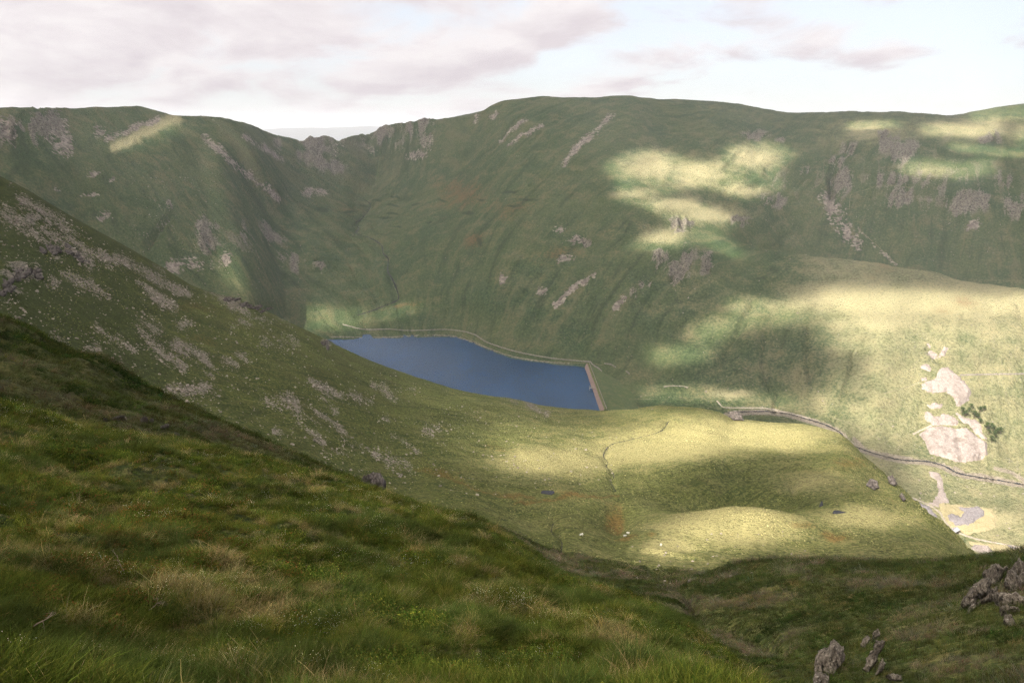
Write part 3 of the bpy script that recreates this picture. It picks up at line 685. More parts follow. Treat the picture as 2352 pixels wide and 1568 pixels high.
# ------------------------------------------------------------------ the land as meshes (cut along hollows and the stream)
def grid_normals():
    P = np.stack([XX, YY, ZZ], 2)
    Pn = np.concatenate([P[:, :1], P, P[:, -1:]], 1)
    Pn[:, 0] = P[:, -1]; Pn[:, -1] = P[:, 0]
    dc = Pn[:, 2:] - Pn[:, :-2]
    dr_ = np.gradient(P, axis=0)
    n = np.cross(dc, dr_)
    n /= np.linalg.norm(n, axis=2)[:, :, None] + 1e-12
    return np.where(n[:, :, 2:] < 0, -n, n)
NN = grid_normals()
row_of = np.concatenate([[0], np.cumsum(ROWS)])        # first row of each band
def land_piece(name, r0, r1, c0, c1, mat, wrap=False):
    rows = np.arange(r0, r1 + 1)
    cols = np.arange(c0, c1 + 1) % NCOL
    I = np.arange(len(rows) * len(cols)).reshape(len(rows), len(cols))
    ix = np.ix_(rows, cols)
    V = np.stack([XX[ix], YY[ix], ZZ[ix]], 2).reshape(-1, 3)
    F = np.stack([I[:-1, :-1], I[:-1, 1:], I[1:, 1:], I[1:, :-1]], 2).reshape(-1, 4)
    me = mesh_np(name, V, F)
    vcol(me, 'cover_a', np.stack([scree[ix], rock[ix], warm[ix], dark[ix]], 2).reshape(-1, 4))
    vcol(me, 'cover_b', np.stack([pale[ix], gravel[ix], lush[ix], 0 * pale[ix] + 1], 2).reshape(-1, 4))
    at = me.attributes.new('flow', 'FLOAT_VECTOR', 'POINT'); at.data.foreach_set('vector', FLOW[ix].astype(np.float32).ravel())
    o = link(name, me, mat=mat)
    me.normals_split_custom_set_from_vertices(NN[ix].reshape(-1, 3).tolist())
    return tag(o, kind='structure')
c_split = int(_cols(ray(np.array([905.]), np.array([650.]))[0])[0][0])
FULL = NCOL
R3, R5, R10, R12 = row_of[3] + 4, row_of[5] + 7, row_of[10] + 9, row_of[12] + 17
land_piece('foreground_slope', 0, R3, 0, FULL, M_NEAR)
land_piece('gully_hillside', R3, R5, 0, FULL, M_NEAR)
land_piece('scree_hillside', R5, R10, 0, FULL, M_MID)
land_piece('valley_floor', R10, R12, 0, FULL, M_FAR)
land_piece('fell_left', R12, NROW - 1, 0, c_split, M_FAR)
land_piece('fell_right', R12, NROW - 1, c_split, FULL, M_FAR)

# low country out to the horizon, and the faint hills beyond the pass
def ring_sheet(name, radii, zfun, nseg, mat):
    V, F = [], []
    for r in radii:
        for k in range(nseg):
            a = 2 * math.pi * k / nseg
            V.append((r * math.sin(a), r * math.cos(a), zfun(r, a)))
    for i in range(len(radii) - 1):
        for k in range(nseg):
            F.append((i * nseg + k, i * nseg + (k + 1) % nseg, (i + 1) * nseg + (k + 1) % nseg, (i + 1) * nseg + k))
    return tag(link(name, mesh_np(name, V, F), mat=mat), kind='structure')
M_LOW = land_material('lowland_turf', .2, True, (.05, .06, .06), (.07, .08, .08), (.09, .09, .09), (.2, .2, .2))
ring_sheet('low_country', [5000, 7000, 10000, 14000, 18000, 23000], lambda r, a: CZ - 400, 120, M_LOW)
def hillz(r, a):
    s = 1 - ((r - 17500) / 2500) ** 2
    crest = 420 + 70 * math.sin(a * 9 + 1.0) + 30 * math.sin(a * 23 + .5) + 14 * math.sin(a * 61)
    return CZ - 402 + max(s, 0) * crest
ring_sheet('far_hills', [15000, 15600, 16200, 16800, 17300, 17800, 18400, 19200, 20000], hillz, 240, M_LOW)

# ------------------------------------------------------------------ water
def water_material(name, col, rough, s, strength):
    T = NT(name)
    mp = T.new('ShaderNodeMapping'); T.l.new(T.pos(), mp.inputs[0]); mp.inputs['Scale'].default_value = (1.0, .45, 1.0); mp.inputs['Rotation'].default_value = (0, 0, .5)
    w = T.math('ADD', T.noise(.5 * s, 4, .6, mp.outputs[0]), T.math('MULTIPLY', T.noise(.06 * s, 3, .5, mp.outputs[0]), .9))
    c = T.mix(T.rng(T.noise(.014, 5, .65, mp.outputs[0]), .38, .66), col, tuple(q * 1.25 for q in col))
    T.bsdf(c, rough, T.bump(w, strength, .35), .30, IOR=1.33)
    return T.m
M_LAKE = water_material('lake_water', (.006, .032, .082), .18, 1.0, .7)
M_RIVER = water_material('river_water', (.020, .020, .024), .22, 4.0, .5)
far_shore = [(690,764),(740,766),(800,768),(900,767),(1000,763),(1045,765),(1120,792),(1200,816),(1260,824),(1342,830)]
near_shore = [(1384,942),(1384,975),(1250,985),(1000,975),(850,940),(700,880)]
def on_plane(u, v, z):
    a, t = ray(np.array([u]), np.array([v])); r = z / t[0]
    return (r * math.sin(a[0]), r * math.cos(a[0]), CZ + z)
lake_pts = [on_plane(u, v, LAKE_Z) for u, v in far_shore] + [on_plane(u, v, LAKE_Z) for u, v in near_shore]
bm = bmesh.new()
bm.faces.new([bm.verts.new(p) for p in lake_pts])
bmesh.ops.triangulate(bm, faces=bm.faces[:])
bmesh.ops.recalc_face_normals(bm, faces=bm.faces[:])
if bm.faces[:][0].normal.z < 0: bmesh.ops.reverse_faces(bm, faces=bm.faces[:])
me = bpy.data.meshes.new('lake'); bm.to_mesh(me); bm.free()
tag(link('lake', me, mat=M_LAKE), kind='structure')

# ------------------------------------------------------------------ air and clouds
def volume_mat(name, color, density, aniso):
    T = NT(name)
    v = T.new('ShaderNodeVolumePrincipled')
    v.inputs['Color'].default_value = (*color, 1); v.inputs['Density'].default_value = density; v.inputs['Anisotropy'].default_value = aniso
    T.l.new(v.outputs[0], T.out.inputs['Volume'])
    return T.m
bm = bmesh.new(); bmesh.ops.create_cube(bm, size=1.0)
me = bpy.data.meshes.new('haze'); bm.to_mesh(me); bm.free()
hz = link('haze', me, mat=volume_mat('haze_air', (.90, .92, 1.0), 6.5e-5, .2), loc=(0, 0, (CZ - 405 + CZ + 140) / 2))
hz.scale = (48000, 48000, CZ + 140 - (CZ - 405))
tag(hz, kind='stuff')

# broken cloud between the sun and the valley: how much sun reaches the ground, patch by patch
lit = np.full((NROW, NCOL), 0.07)
lit[(BB >= 6) & (BB <= 10)] = 0.09
lit[(BB >= 6) & (BB <= 10) & (UU < 560)] = 0.05
lit[BB <= 6] = 0.14
lit[(BB >= 4) & (BB <= 5)] = 0.08
WARP = True
_m = RR / PF
WU = UU + 18 * fbm(XX / (_m * 70), YY / (_m * 70), 5, 95, .6); WV = VV + 7 * fbm(XX / (_m * 70), YY / (_m * 70), 5, 96, .6)
def shine(layer, pts, w, val): paint(lit, layer, pts, w, val, 'max', 3.2)
def shadow(layer, pts, w, val): paint(lit, layer, pts, w, val, 'mul', 2.6)
shine(FAR, [(265,342),(300,326),(340,310),(398,286)], 13, 1.0)
shine(FAR, [(650,712),(700,722),(790,734)], (56,26), .9); shine(FAR, [(700,738)], (100,24), .9); shine(FAR, [(935,708),(880,728)], (44,14), .5)
def shine_poly(layer, pts, soft, val):
    us = [p[0] for p in pts]; vs = [p[1] for p in pts]
    sel = INFRONT & (BB >= layer[0]) & (BB <= layer[1]) & (WU > min(us) - 40) & (WU < max(us) + 40) & (WV > min(vs) - 40) & (WV < max(vs) + 40)
    lit[sel] = np.maximum(lit[sel], val * sstep(-soft, soft, poly_sd(WU[sel], WV[sel], pts)))
shine_poly(FAR, C3((350,405),(450,340),(540,315),(640,335),(760,370),(880,370),(920,310),(1080,285),(1220,315),(1260,350),(1200,410),(1170,470),(1200,510),(1100,545),(980,565),(860,520),(780,500),(640,530),(520,560),(420,545),(400,470)), 13, .95)
shine_poly(FAR, C3((400,560),(560,545),(760,565),(860,600),(960,665),(900,720),(970,795),(1010,850),(920,840),(790,770),(650,800),(560,815),(450,800),(520,745),(650,700),(640,655),(560,620)), 12, .92)
for p, w in [([(1960,290),(2060,286)], 11), ([(2130,300),(2230,305),(2300,290)], 16), ([(2240,268),(2352,255)], 22), ([(2180,340),(2352,350)], 12), ([(2090,385),(2200,395),(2260,380)], 22), ([(2352,310)], 30)]:
    shine(FAR, p, w, .9)
shadow(FAR, [(2310,290)], (26,18), .9)
for p, w in [([(1900,700),(2050,700),(2250,700),(2352,700)], 36), ([(1930,760),(2100,780),(2352,780)], 60), ([(2050,860),(2352,880)], 70), ([(2050,950),(2352,980)], 90), ([(2150,1060),(2352,1100)], 90), ([(2200,1180),(2352,1260)], 110),
             ([(1590,775),(1680,745),(1840,715)], 30), ([(1510,818),(1600,812)], 26), ([(1680,705),(1800,712)], 20), ([(1900,930),(2000,960)], 40), ([(1950,860)], 46)]:
    shine((11, 22), p, w, 1.0)
for p, w in [([(1480,905),(1600,905),(1700,925),(1820,930)], 22), ([(1860,960),(1940,1000)], 26)]:
    shine((11, 22), p, w, .75)
for p, w, s in [([(1740,800),(1780,850)], (60,44), .85), ([(1890,830),(1950,850)], (46,34), .8), ([(1680,860),(1600,850)], (60,24), .8), ([(1900,770)], (60,16), .4), ([(2140,655),(2280,668)], (70,12), .6), ([(1560,780)], (60,16), .5)]:
    shadow((11, 22), p, w, s)
for p, w, v in [([(1560,985),(1700,1000),(1880,1000)], (90,44), 1.0), ([(1200,1010),(1400,1020),(1560,1020)], (110,56), .78), ([(1100,1020),(1300,1060),(1470,1070)], (120,50), .55), ([(1040,985),(1120,1010)], (60,16), .6), ([(1450,950),(1560,955)], (60,16), .75), ([(1200,1060),(1350,1070)], (120,30), .62),
                ([(1530,1275),(1620,1225),(1740,1200),(1800,1205)], (90,34), 1.0), ([(1800,1200),(1950,1180),(2050,1190)], (80,36), .75), ([(1960,1060),(2050,1130),(2150,1210)], (50,50), .6), ([(1300,1150),(1450,1180),(1500,1240)], (100,40), .36), ([(1920,1070)], (60,30), .7), ([(1400,1120)], (70,24), .5), ([(950,900),(1150,945)], (90,24), .30), ([(1700,1240),(1900,1250)], (90,22), .6)]:
    shine((6, 10), p, w, v)
for p, w, s in [([(1640,1108),(1720,1118),(1820,1145),(1880,1158)], (74,40), .90), ([(1540,1105)], (40,14), .3), ([(1200,945),(1330,975)], (80,16), .5)]:
    shadow((6, 10), p, w, s)
shine((0, 4), [(300,1200),(700,1250),(1000,1300)], (500,200), .46)
# carried up along the sun's rays to the cloud layer
CLOUD_H = 900.0
k = (CZ + CLOUD_H - ZZ) / SUN_DIR.z
PX, PY = XX + k * SUN_DIR.x, YY + k * SUN_DIR.y
seen = INFRONT.copy()
tmax = np.maximum.accumulate(TT, axis=0)
seen &= (TT >= tmax - 0.004) & (BB <= 21)
GS = 9.0
G0x, G0y = PX[seen].min() - 260, PY[seen].min() - 260
GN = int((PX[seen].max() + 260 - G0x) / GS); GM = int((PY[seen].max() + 260 - G0y) / GS)
print('cloud grid', GN, GM, G0x, G0y)
gi = ((PX - G0x) / GS).astype(int); gj = ((PY - G0y) / GS).astype(int)
ok = seen & (gi >= 0) & (gi < GN) & (gj >= 0) & (gj < GM)
acc = np.zeros((GN, GM)); wgt = np.zeros((GN, GM))
np.add.at(acc, (gi[ok], gj[ok]), lit[ok]); np.add.at(wgt, (gi[ok], gj[ok]), 1.0)
wgt = np.minimum(wgt, 1e9)
acc = np.where(wgt > 0, acc / np.maximum(wgt, 1), 0); wgt = (wgt > 0).astype(float)
gx, gy = np.meshgrid(G0x + (np.arange(GN) + .5) * GS, G0y + (np.arange(GM) + .5) * GS, indexing='ij')
base = np.clip(.10 + .9 * sstep(.15, .5, fbm(gx / 700, gy / 700, 4, 77)), .05, 1)
def blur(a, n):
    for _ in range(n):
        a = (np.roll(a, 1, 0) + a * 2 + np.roll(a, -1, 0)) / 4
        a = (np.roll(a, 1, 1) + a * 2 + np.roll(a, -1, 1)) / 4
    return a
A0, W0 = acc * wgt, wgt.copy()
val = np.where(W0 > 0, acc, 0); conf = W0.copy()
for n in (3, 12, 40, 120):
    a, w = blur(A0, n), blur(W0, n)
    fill = a / np.maximum(w, 1e-6)
    take = (conf < .5) & (w > .04)
    val = np.where(take, fill, val); conf = np.where(take, 1, conf)
far_w = sstep(.0, .12, blur(W0, 160))
val = np.where(conf > .5, val, base) * far_w + base * (1 - far_w)
val = blur(val, 1)
edge = np.minimum.reduce([gx - G0x, gy - G0y, G0x + GN * GS - gx, G0y + GM * GS - gy])
val = val + (1 - val) * (1 - sstep(20, 240, edge + 60 * fbm(gx / 200, gy / 200, 3, 5)))
DENS = 0.07
thick = -np.log(np.clip(val, .03, 1)) * SUN_DIR.z / DENS
thick = np.where(val > .94, 0, thick)
up, dn = thick * .62, thick * .38
NI = np.arange(GN * GM).reshape(GN, GM)
keep = np.maximum.reduce([thick[:-1, :-1], thick[1:, :-1], thick[1:, 1:], thick[:-1, 1:]]) > 0
top = np.stack([gx, gy, CZ + CLOUD_H + up], 2).reshape(-1, 3)
bot = np.stack([gx, gy, CZ + CLOUD_H - dn], 2).reshape(-1, 3)
bidx = np.where(thick.ravel() > 0, np.arange(GN * GM) + GN * GM, np.arange(GN * GM)).reshape(GN, GM)
Fa = np.stack([NI[:-1, :-1], NI[1:, :-1], NI[1:, 1:], NI[:-1, 1:]], 2)[keep]
Fb = np.stack([bidx[:-1, :-1], bidx[:-1, 1:], bidx[1:, 1:], bidx[1:, :-1]], 2)[keep]
F = np.concatenate([Fa, Fb])
used = np.unique(F); remap = np.zeros(2 * GN * GM, int); remap[used] = np.arange(len(used))
me = mesh_np('cloud_layer', np.concatenate([top, bot])[used], remap[F])
cl = link('cloud_layer', me, mat=volume_mat('cloud_vapour', (1, 1, 1), DENS, .5))
tag(cl, kind='stuff')

# ------------------------------------------------------------------ ribbons, walls and heaps laid on the ground
def smooth_path(pts, step=4.0):
    """evenly spaced points along a line of the picture"""
    P = np.array(pts, float)
    s = np.concatenate([[0], np.cumsum(np.hypot(*np.diff(P, axis=0).T))])
    n = max(3, int(s[-1] / step) + 1)
    q = np.linspace(0, s[-1], n)
    return np.stack([pchip(q, s, P[:, 0]), pchip(q, s, P[:, 1])], 1)
def laid_path(pts, rmin=700.0, step=4.0):
    p = smooth_path(pts, step)
    return ground(p[:, 0], p[:, 1], rmin)
def side_vec(P):
    t = np.gradient(P[:, :2], axis=0)
    t /= np.linalg.norm(t, axis=1)[:, None] + 1e-9
    return np.stack([t[:, 1], -t[:, 0]], 1)
def ribbon(name, P, width, lift, mat, flat=False, jitter=.25, seed=1):
    n = side_vec(P); V, F = [], []
    rg = np.random.default_rng(seed)
    offs = (-1, -.5, 0, .5, 1)
    for i in range(len(P)):
        w = width * .5 * (1 + jitter * (rg.random() * 2 - 1))
        xs = P[i, 0] + n[i, 0] * w * np.array(offs); ys = P[i, 1] + n[i, 1] * w * np.array(offs)
        zs = np.full(5, P[i, 2]) if flat else height(xs, ys)
        for k in range(5): V.append((xs[k], ys[k], zs[k] + lift - (0.25 if abs(offs[k]) == 1 and not flat else 0)))
    for i in range(len(P) - 1):
        for k in range(4): F.append((i * 5 + k, i * 5 + k + 1, i * 5 + k + 6, i * 5 + k + 5))
    me = mesh_np(name, V, F)
    if me.polygons[0].normal.z < 0: me.flip_normals()
    return link(name, me, mat=mat)

def stone_mat(name, a, b, scale, rough=.95, dirt=(.06, .06, .04), bump=.6, patch=None):
    T = NT(name)
    v = T.voro(scale, out='Color'); s = T.new('ShaderNodeSeparateColor'); T.l.new(v, s.inputs[0])
    d = T.voro(scale)
    n = T.noise(scale * 2.5, 4, .6)
    c = T.mix(s.outputs[0], a, b)
    c = T.mix(T.math('MULTIPLY', T.rng(n, .5, .75), .5), c, dirt)
    if patch: c = T.mix(T.math('MULTIPLY', T.rng(T.noise(.12, 4, .65), .48, .66), .75), c, patch)
    T.bsdf(c, rough, T.bump(T.math('ADD', T.math('MULTIPLY', d, -1.0), T.math('MULTIPLY', n, .4)), bump, .6 / scale), .15)
    return T.m
M_SPOIL = stone_mat('mine_spoil', (.19, .158, .146), (.275, .236, .222), .9, dirt=(.12, .092, .075), patch=(.13, .105, .09))
M_SLATE = stone_mat('slate_spoil', (.12, .108, .118), (.20, .182, .19), .8, dirt=(.16, .125, .08))
M_WALLSTONE = stone_mat('dry_stone', (.16, .14, .125), (.29, .255, .23), 1.6)
M_PITCH = stone_mat('stone_pitching', (.17, .118, .108), (.26, .19, .172), 1.1, dirt=(.10, .07, .065), bump=.4)
M_TRACK = stone_mat('track_gravel', (.20, .175, .14), (.29, .25, .215), .7, dirt=(.13, .125, .055), bump=.3)
M_ROCK = NT('crag_rock')
def _crag():
    T = M_ROCK
    p = T.pos()
    mp = T.new('ShaderNodeMapping'); T.l.new(p, mp.inputs[0]); mp.inputs['Scale'].default_value = (1, 1, .35); mp.inputs['Rotation'].default_value = (.3, .5, 0)
    a = T.noise(.7, 5, .62, mp.outputs[0]); b = T.noise(4.5, 4, .65, mp.outputs[0]); l = T.noise(1.7, 4, .6, dist=.5)
    c = T.mix(T.rng(a, .35, .65), (.07, .058, .047), (.165, .138, .113))
    c = T.mix(T.math('MULTIPLY', T.rng(b, .52, .62), .8), c, (.26, .225, .19))
    c = T.mix(T.math('MULTIPLY', T.rng(l, .66, .70), .85), c, (.44, .41, .37))
    c = T.mix(T.rng(b, .46, .38), c, (.028, .024, .02))
    T.bsdf(c, .9, T.bump(T.math('ADD', a, T.math('MULTIPLY', b, .6)), .9, .45), .15)
_crag(); M_ROCK = M_ROCK.m
M_STONE = NT('loose_stone')
def _stone():
    T = M_STONE
    oi = T.new('ShaderNodeObjectInfo')
    a = T.noise(2.0, 4, .6)
    c = T.mix(oi.outputs['Random'], (.15, .126, .106), (.35, .30, .256))
    c = T.mix(T.rng(a, .45, .7), c, (.12, .10, .09))
    T.bsdf(c, .95, T.bump(a, .4, .2), .12)
_stone(); M_STONE = M_STONE.m

ribbon('river', laid_path(RIVER, 700, 3), 3.4, .4, M_RIVER, flat=True, jitter=.6)['kind'] = 'structure'
ribbon('stream', laid_path(STREAM, 900, 4), 1.8, .35, M_RIVER, jitter=.4, seed=3)['kind'] = 'structure'
M_BECK = M_RIVER
ribbon('stream', laid_path(C8((720,110),(690,150),(560,190),(450,220),(420,270),(440,300),(432,318),(460,340),(468,365),(455,385),(478,432)), 180, 3), .9, .05, M_BECK, jitter=.5, seed=4)['kind'] = 'structure'
ribbon('stream', laid_path(C8((190,580),(180,612),(230,672),(225,712),(300,762)), 100, 3), .6, .08, M_BECK, jitter=.5, seed=5)['kind'] = 'structure'
# peaty pools on the plateau
for k, (pp, ru, rv) in enumerate([(C8((1422,498))[0], 5, 4), (C8((1500,529))[0], 17, 3), (C8((160,443))[0], 15, 4)]):
    a = np.linspace(0, 2 * np.pi, 17)[:-1]
    w = 1 + .25 * np.sin(3 * a + k)
    g = ground(pp[0] + ru * w * np.cos(a), pp[1] + rv * w * np.sin(a), 180)
    zc_ = np.median(g[:, 2]) + .12
    c0 = g.mean(axis=0)
    V = [(x, y, zc_) for x, y, _ in g] + [(c0[0], c0[1], zc_)]
    F = [(i, (i + 1) % 16, 16) for i in range(16)]
    me = mesh_np('pool', V, F)
    if me.polygons[0].normal.z < 0: me.flip_normals()
    tag(link('pool', me, mat=M_RIVER), kind='structure')

M_PATH = stone_mat('worn_path', (.13, .125, .07), (.21, .19, .12), .5, dirt=(.09, .10, .04), bump=.3)
def track(pts, w, rmin=700, seed=1): ribbon('track', laid_path(pts, rmin, 4), w * (.72 if w > 2.7 else .5), .22, M_TRACK if w > 2.7 else M_PATH, jitter=.3, seed=seed)['kind'] = 'structure'
track(C5((1250,175),(1400,250),(1600,318),(1800,345),(2060,358)), 2.2)
track(Z1((560,215),(700,240),(760,215)), 2.2, seed=2)
track(Z1((1120,880),(1400,890),(1700,900)), 1.6, seed=3)
track(C4((0,685),(35,718),(110,722),(220,722),(360,748),(470,775)), 3.0, seed=4)
track(Z1((1880,655),(2050,637),(2250,645),(2352,672)), 3.0, seed=5)
track(Z2((250,525),(430,600),(640,705),(760,800),(850,950),(960,1065),(1100,1130),(1300,1200),(1700,1280),(2091,1352)), 4.2, seed=6)
track(Z2((1220,1180),(1330,1230),(1440,1285)), 2.6, seed=7)
track(Z2((740,190),(760,380),(750,520),(745,720)), 2.6, seed=8)
track(C4((830,655),(940,625),(1040,590)), 2.6, seed=9)
track(C4((590,770),(700,810),(830,880)), 1.6, seed=10)
track(C4((810,770),(870,785),(930,798)), 1.6, seed=11)
track(C4((830,655),(960,720),(1030,760),(1090,800)), 1.6, seed=12)
track(C3((1555,700),(1640,775),(1740,870)), 2.4, seed=13)
track(C3((1515,610),(1522,545),(1600,515),(1690,495),(1830,508)), 2.2, seed=14)
track(Z3((230,1235),(320,1190),(450,1130)), 3.0, seed=15)

def stone_wall(pts, label, group=None, hgt=1.5, thick=1.0, rmin=700, seed=1):
    P = laid_path(pts, rmin, 2.0)
    n = side_vec(P); rg = np.random.default_rng(seed)
    o0 = P[0].copy(); V, F = [], []
    for i in range(len(P)):
        h = hgt * (1 + .22 * (rg.random() * 2 - 1)); w = thick * .5 * (1 + .15 * (rg.random() * 2 - 1))
        for s, q in ((-1.25, -.5), (-.8, h * .9), (0, h), (.8, h * .9), (1.25, -.5)):
            x, y = P[i, 0] + n[i, 0] * w * s, P[i, 1] + n[i, 1] * w * s
            V.append((x - o0[0], y - o0[1], P[i, 2] + q - o0[2]))
    for i in range(len(P) - 1):
        for k in range(4): F.append((i * 5 + k, i * 5 + k + 1, i * 5 + k + 6, i * 5 + k + 5))
    e = (len(P) - 1) * 5
    me = mesh_np('stone_wall', V, F, False)
    bm = bmesh.new(); bm.from_mesh(me); bm.verts.ensure_lookup_table()
    bm.faces.new([bm.verts[k] for k in range(5)]); bm.faces.new([bm.verts[e + k] for k in range(4, -1, -1)])
    bmesh.ops.recalc_face_normals(bm, faces=bm.faces[:]); bm.to_mesh(me); bm.free()
    return tag(link('stone_wall', me, mat=M_WALLSTONE, loc=tuple(o0)), label, 'wall', group)
stone_wall(Z7((455,190),(600,230),(760,262),(850,264),(1100,258),(1400,278),(1700,270),(1900,262),(2150,285),(2330,330)) + C5((1400,220),(1450,240),(1600,285),(1750,315),(1900,335),(2070,350)), 'long dry stone wall running along the far shore of the lake', hgt=1.5, thick=1.0, seed=1)
stone_wall(Z1((480,180),(530,240),(640,310),(690,360),(710,430),(740,520),(800,630),(880,700),(980,770),(1000,800)), 'curving dry stone wall below the grassy back of the dam', hgt=1.5, thick=1.0, seed=2)
stone_wall(Z1((1080,920),(1105,960),(1130,1010)), 'short broken stone wall in the dip below the dam, nearest the plateau', seed=3)
stone_wall(Z1((1000,965),(870,972),(785,1010),(800,1060),(832,1112)), 'hooked low stone wall beside the near end of the dam', hgt=1.2, seed=4)
stone_wall(Z1((740,215),(860,230),(920,262),(970,288)), 'low stone wall climbing away above the far end of the dam', hgt=1.4, seed=5)
stone_wall(Z1((1160,362),(1195,385),(1230,420)), 'small isolated wall stub on the slope right of the dam', hgt=1.4, seed=6)
stone_wall(Z1((930,860),(1040,852),(1120,876)), 'straight low wall lying between the curving wall and the path', hgt=1.2, seed=7)
stone_wall(C4((1240,556),(1400,552),(1568,550),(1700,552)), 'thin straight wall crossing the sunlit slope right of the upper spoil heap', hgt=1.4, seed=8)

# ------------------------------------------------------------------ mine spoil
def heap(name, pts, thick, mat, label=None, cat=None, rmin=700, step=2.0, kind=None, soft=7.0):
    us = [p[0] for p in pts]; vs = [p[1] for p in pts]
    gu = np.arange(min(us) - 8, max(us) + 8.1, step); gv = np.arange(min(vs) - 8, max(vs) + 8.1, step)
    U, Vv = np.meshgrid(gu, gv, indexing='ij')
    sd = poly_sd(U, Vv, pts) + 4.5 * fbm(U / 8, Vv / 8, 4, int(us[0]) % 97, .7)
    P = ground(U.ravel(), Vv.ravel(), rmin)
    lift = thick * sstep(0, soft, sd.ravel()) + .5 * fbm(P[:, 0] / 5, P[:, 1] / 5, 3, 9) * (sd.ravel() > 0) - .6 * sstep(1.5, -3, sd.ravel()) + .12
    P[:, 2] += lift
    I = np.arange(U.size).reshape(U.shape)
    ok = np.minimum.reduce([sd[:-1, :-1], sd[1:, :-1], sd[1:, 1:], sd[:-1, 1:]]) > -4
    F = np.stack([I[:-1, :-1], I[:-1, 1:], I[1:, 1:], I[1:, :-1]], 2)[ok]
    used = np.unique(F); rm = np.zeros(U.size, int); rm[used] = np.arange(len(used))
    o0 = P[used].mean(axis=0)
    me = mesh_np(name, P[used] - o0, rm[F])
    if np.mean([p.normal.z for p in list(me.polygons)[::37]]) < 0: me.flip_normals()
    o = link(name, me, mat=mat, loc=tuple(o0))
    return tag(o, label, cat, kind=kind)
heap('spoil_heap', Z3((550,455),(640,455),(720,530),(830,620),(910,740),(880,830),(790,910),(740,900),(710,830),(620,740),(430,755),(330,710),(330,650),(400,620),(510,570),(515,520)), 3.0, M_SPOIL, 'large pale spoil heap halfway up the sunlit slope, above the trees', 'spoil heap')
heap('spoil_heap', Z3((300,1240),(420,1150),(560,1145),(680,1170),(860,1170),(930,1230),(1010,1290),(1090,1330),(1100,1470),(1020,1530),(900,1540),(830,1568),(700,1540),(450,1470),(400,1400),(390,1360)), 4.0, M_SPOIL, 'biggest pale spoil heap, lowest one just above the river', 'spoil heap')
heap('spoil_heap', Z3((370,985),(410,965),(500,1040),(580,1000),(690,1020),(750,1080),(750,1130),(470,1125),(370,1060)), 2.5, M_SPOIL, 'pale spoil terrace directly on top of the lowest heap', 'spoil heap')
heap('spoil_heap', Z3((710,970),(740,970),(830,1040),(960,1060),(1020,1130),(1040,1220),(1110,1300),(1010,1270),(950,1220),(880,1130),(800,1090)), 1.5, M_SPOIL, 'grey-pink tongue of spoil running down beside the trees', 'spoil heap')
heap('spoil_heap', Z3((320,440),(380,430),(435,450),(435,500),(400,495),(330,470)), 1.5, M_SPOIL, 'small oval spoil heap left of the upper heap', 'spoil heap')
heap('spoil_heap', Z3((400,890),(480,865),(580,890),(560,920),(480,945),(400,920)), 1.5, M_SPOIL, 'small spoil patch between the upper heap and the terrace', 'spoil heap')
heap('spoil_heap', Z3((380,290),(460,260),(510,310),(505,350),(450,362)), 1.5, M_SPOIL, 'left lobe of the two topmost spoil tips', 'spoil heap')
heap('spoil_heap', Z3((545,310),(600,220),(650,235),(600,310),(540,350),(505,358)), 1.5, M_SPOIL, 'slanting right lobe of the two topmost spoil tips', 'spoil heap')
heap('spoil_heap', Z3((355,165),(410,170),(440,200),(430,240),(385,200)), 1.0, M_SPOIL, 'highest tiny scatter of pale spoil on the slope', 'spoil heap', soft=4)
heap('spoil_heap', Z3((330,580),(380,575),(395,605),(335,612)), 1.0, M_SPOIL, 'tiny pale spoil patch at the end of the slope track', 'spoil heap', soft=4)
heap('gravel_flat', Z2((730,640),(1050,660),(1400,700),(1640,760),(1670,900),(1640,1020),(1450,1090),(1200,1140),(1040,1080),(920,1010),(800,860),(740,740)), .4, stone_mat('yellow_gravel', (.22, .185, .10), (.28, .24, .15), .8, dirt=(.15, .15, .06)), kind='structure')
heap('spoil_heap', Z2((1000,690),(1400,700),(1480,760),(1460,860),(1300,960),(1180,1010),(1000,1010),(880,930),(840,830),(960,790),(1080,860),(1110,800)), 1.6, M_SLATE, 'broad slate-grey spoil fan on the valley floor beside the track', 'spoil heap')
heap('gravel_flat', Z2((580,150),(640,135),(740,170),(780,240),(800,380),(860,530),(910,640),(760,640),(740,720),(680,690),(560,650),(620,610),(690,520),(730,420),(700,280),(610,210)), .4, M_SPOIL, kind='structure')
heap('spoil_heap', Z2((270,530),(400,600),(600,710),(690,800),(740,940),(640,900),(480,760)), 1.0, M_SLATE, 'narrow grey spoil wedge along the track at the foot of the plateau', 'spoil heap')
heap('gravel_flat', Z2((1180,1230),(1440,1280),(1800,1310),(2000,1340),(2080,1370),(1950,1420),(1620,1440),(1500,1330),(1260,1320)), .35, bpy.data.materials['yellow_gravel'], kind='structure')
heap('spoil_heap', Z2((1800,1290),(1950,1320),(2060,1360),(1960,1400),(1860,1370)), .8, M_SLATE, 'small slate-grey spoil patch at the right end of the valley track', 'spoil heap')

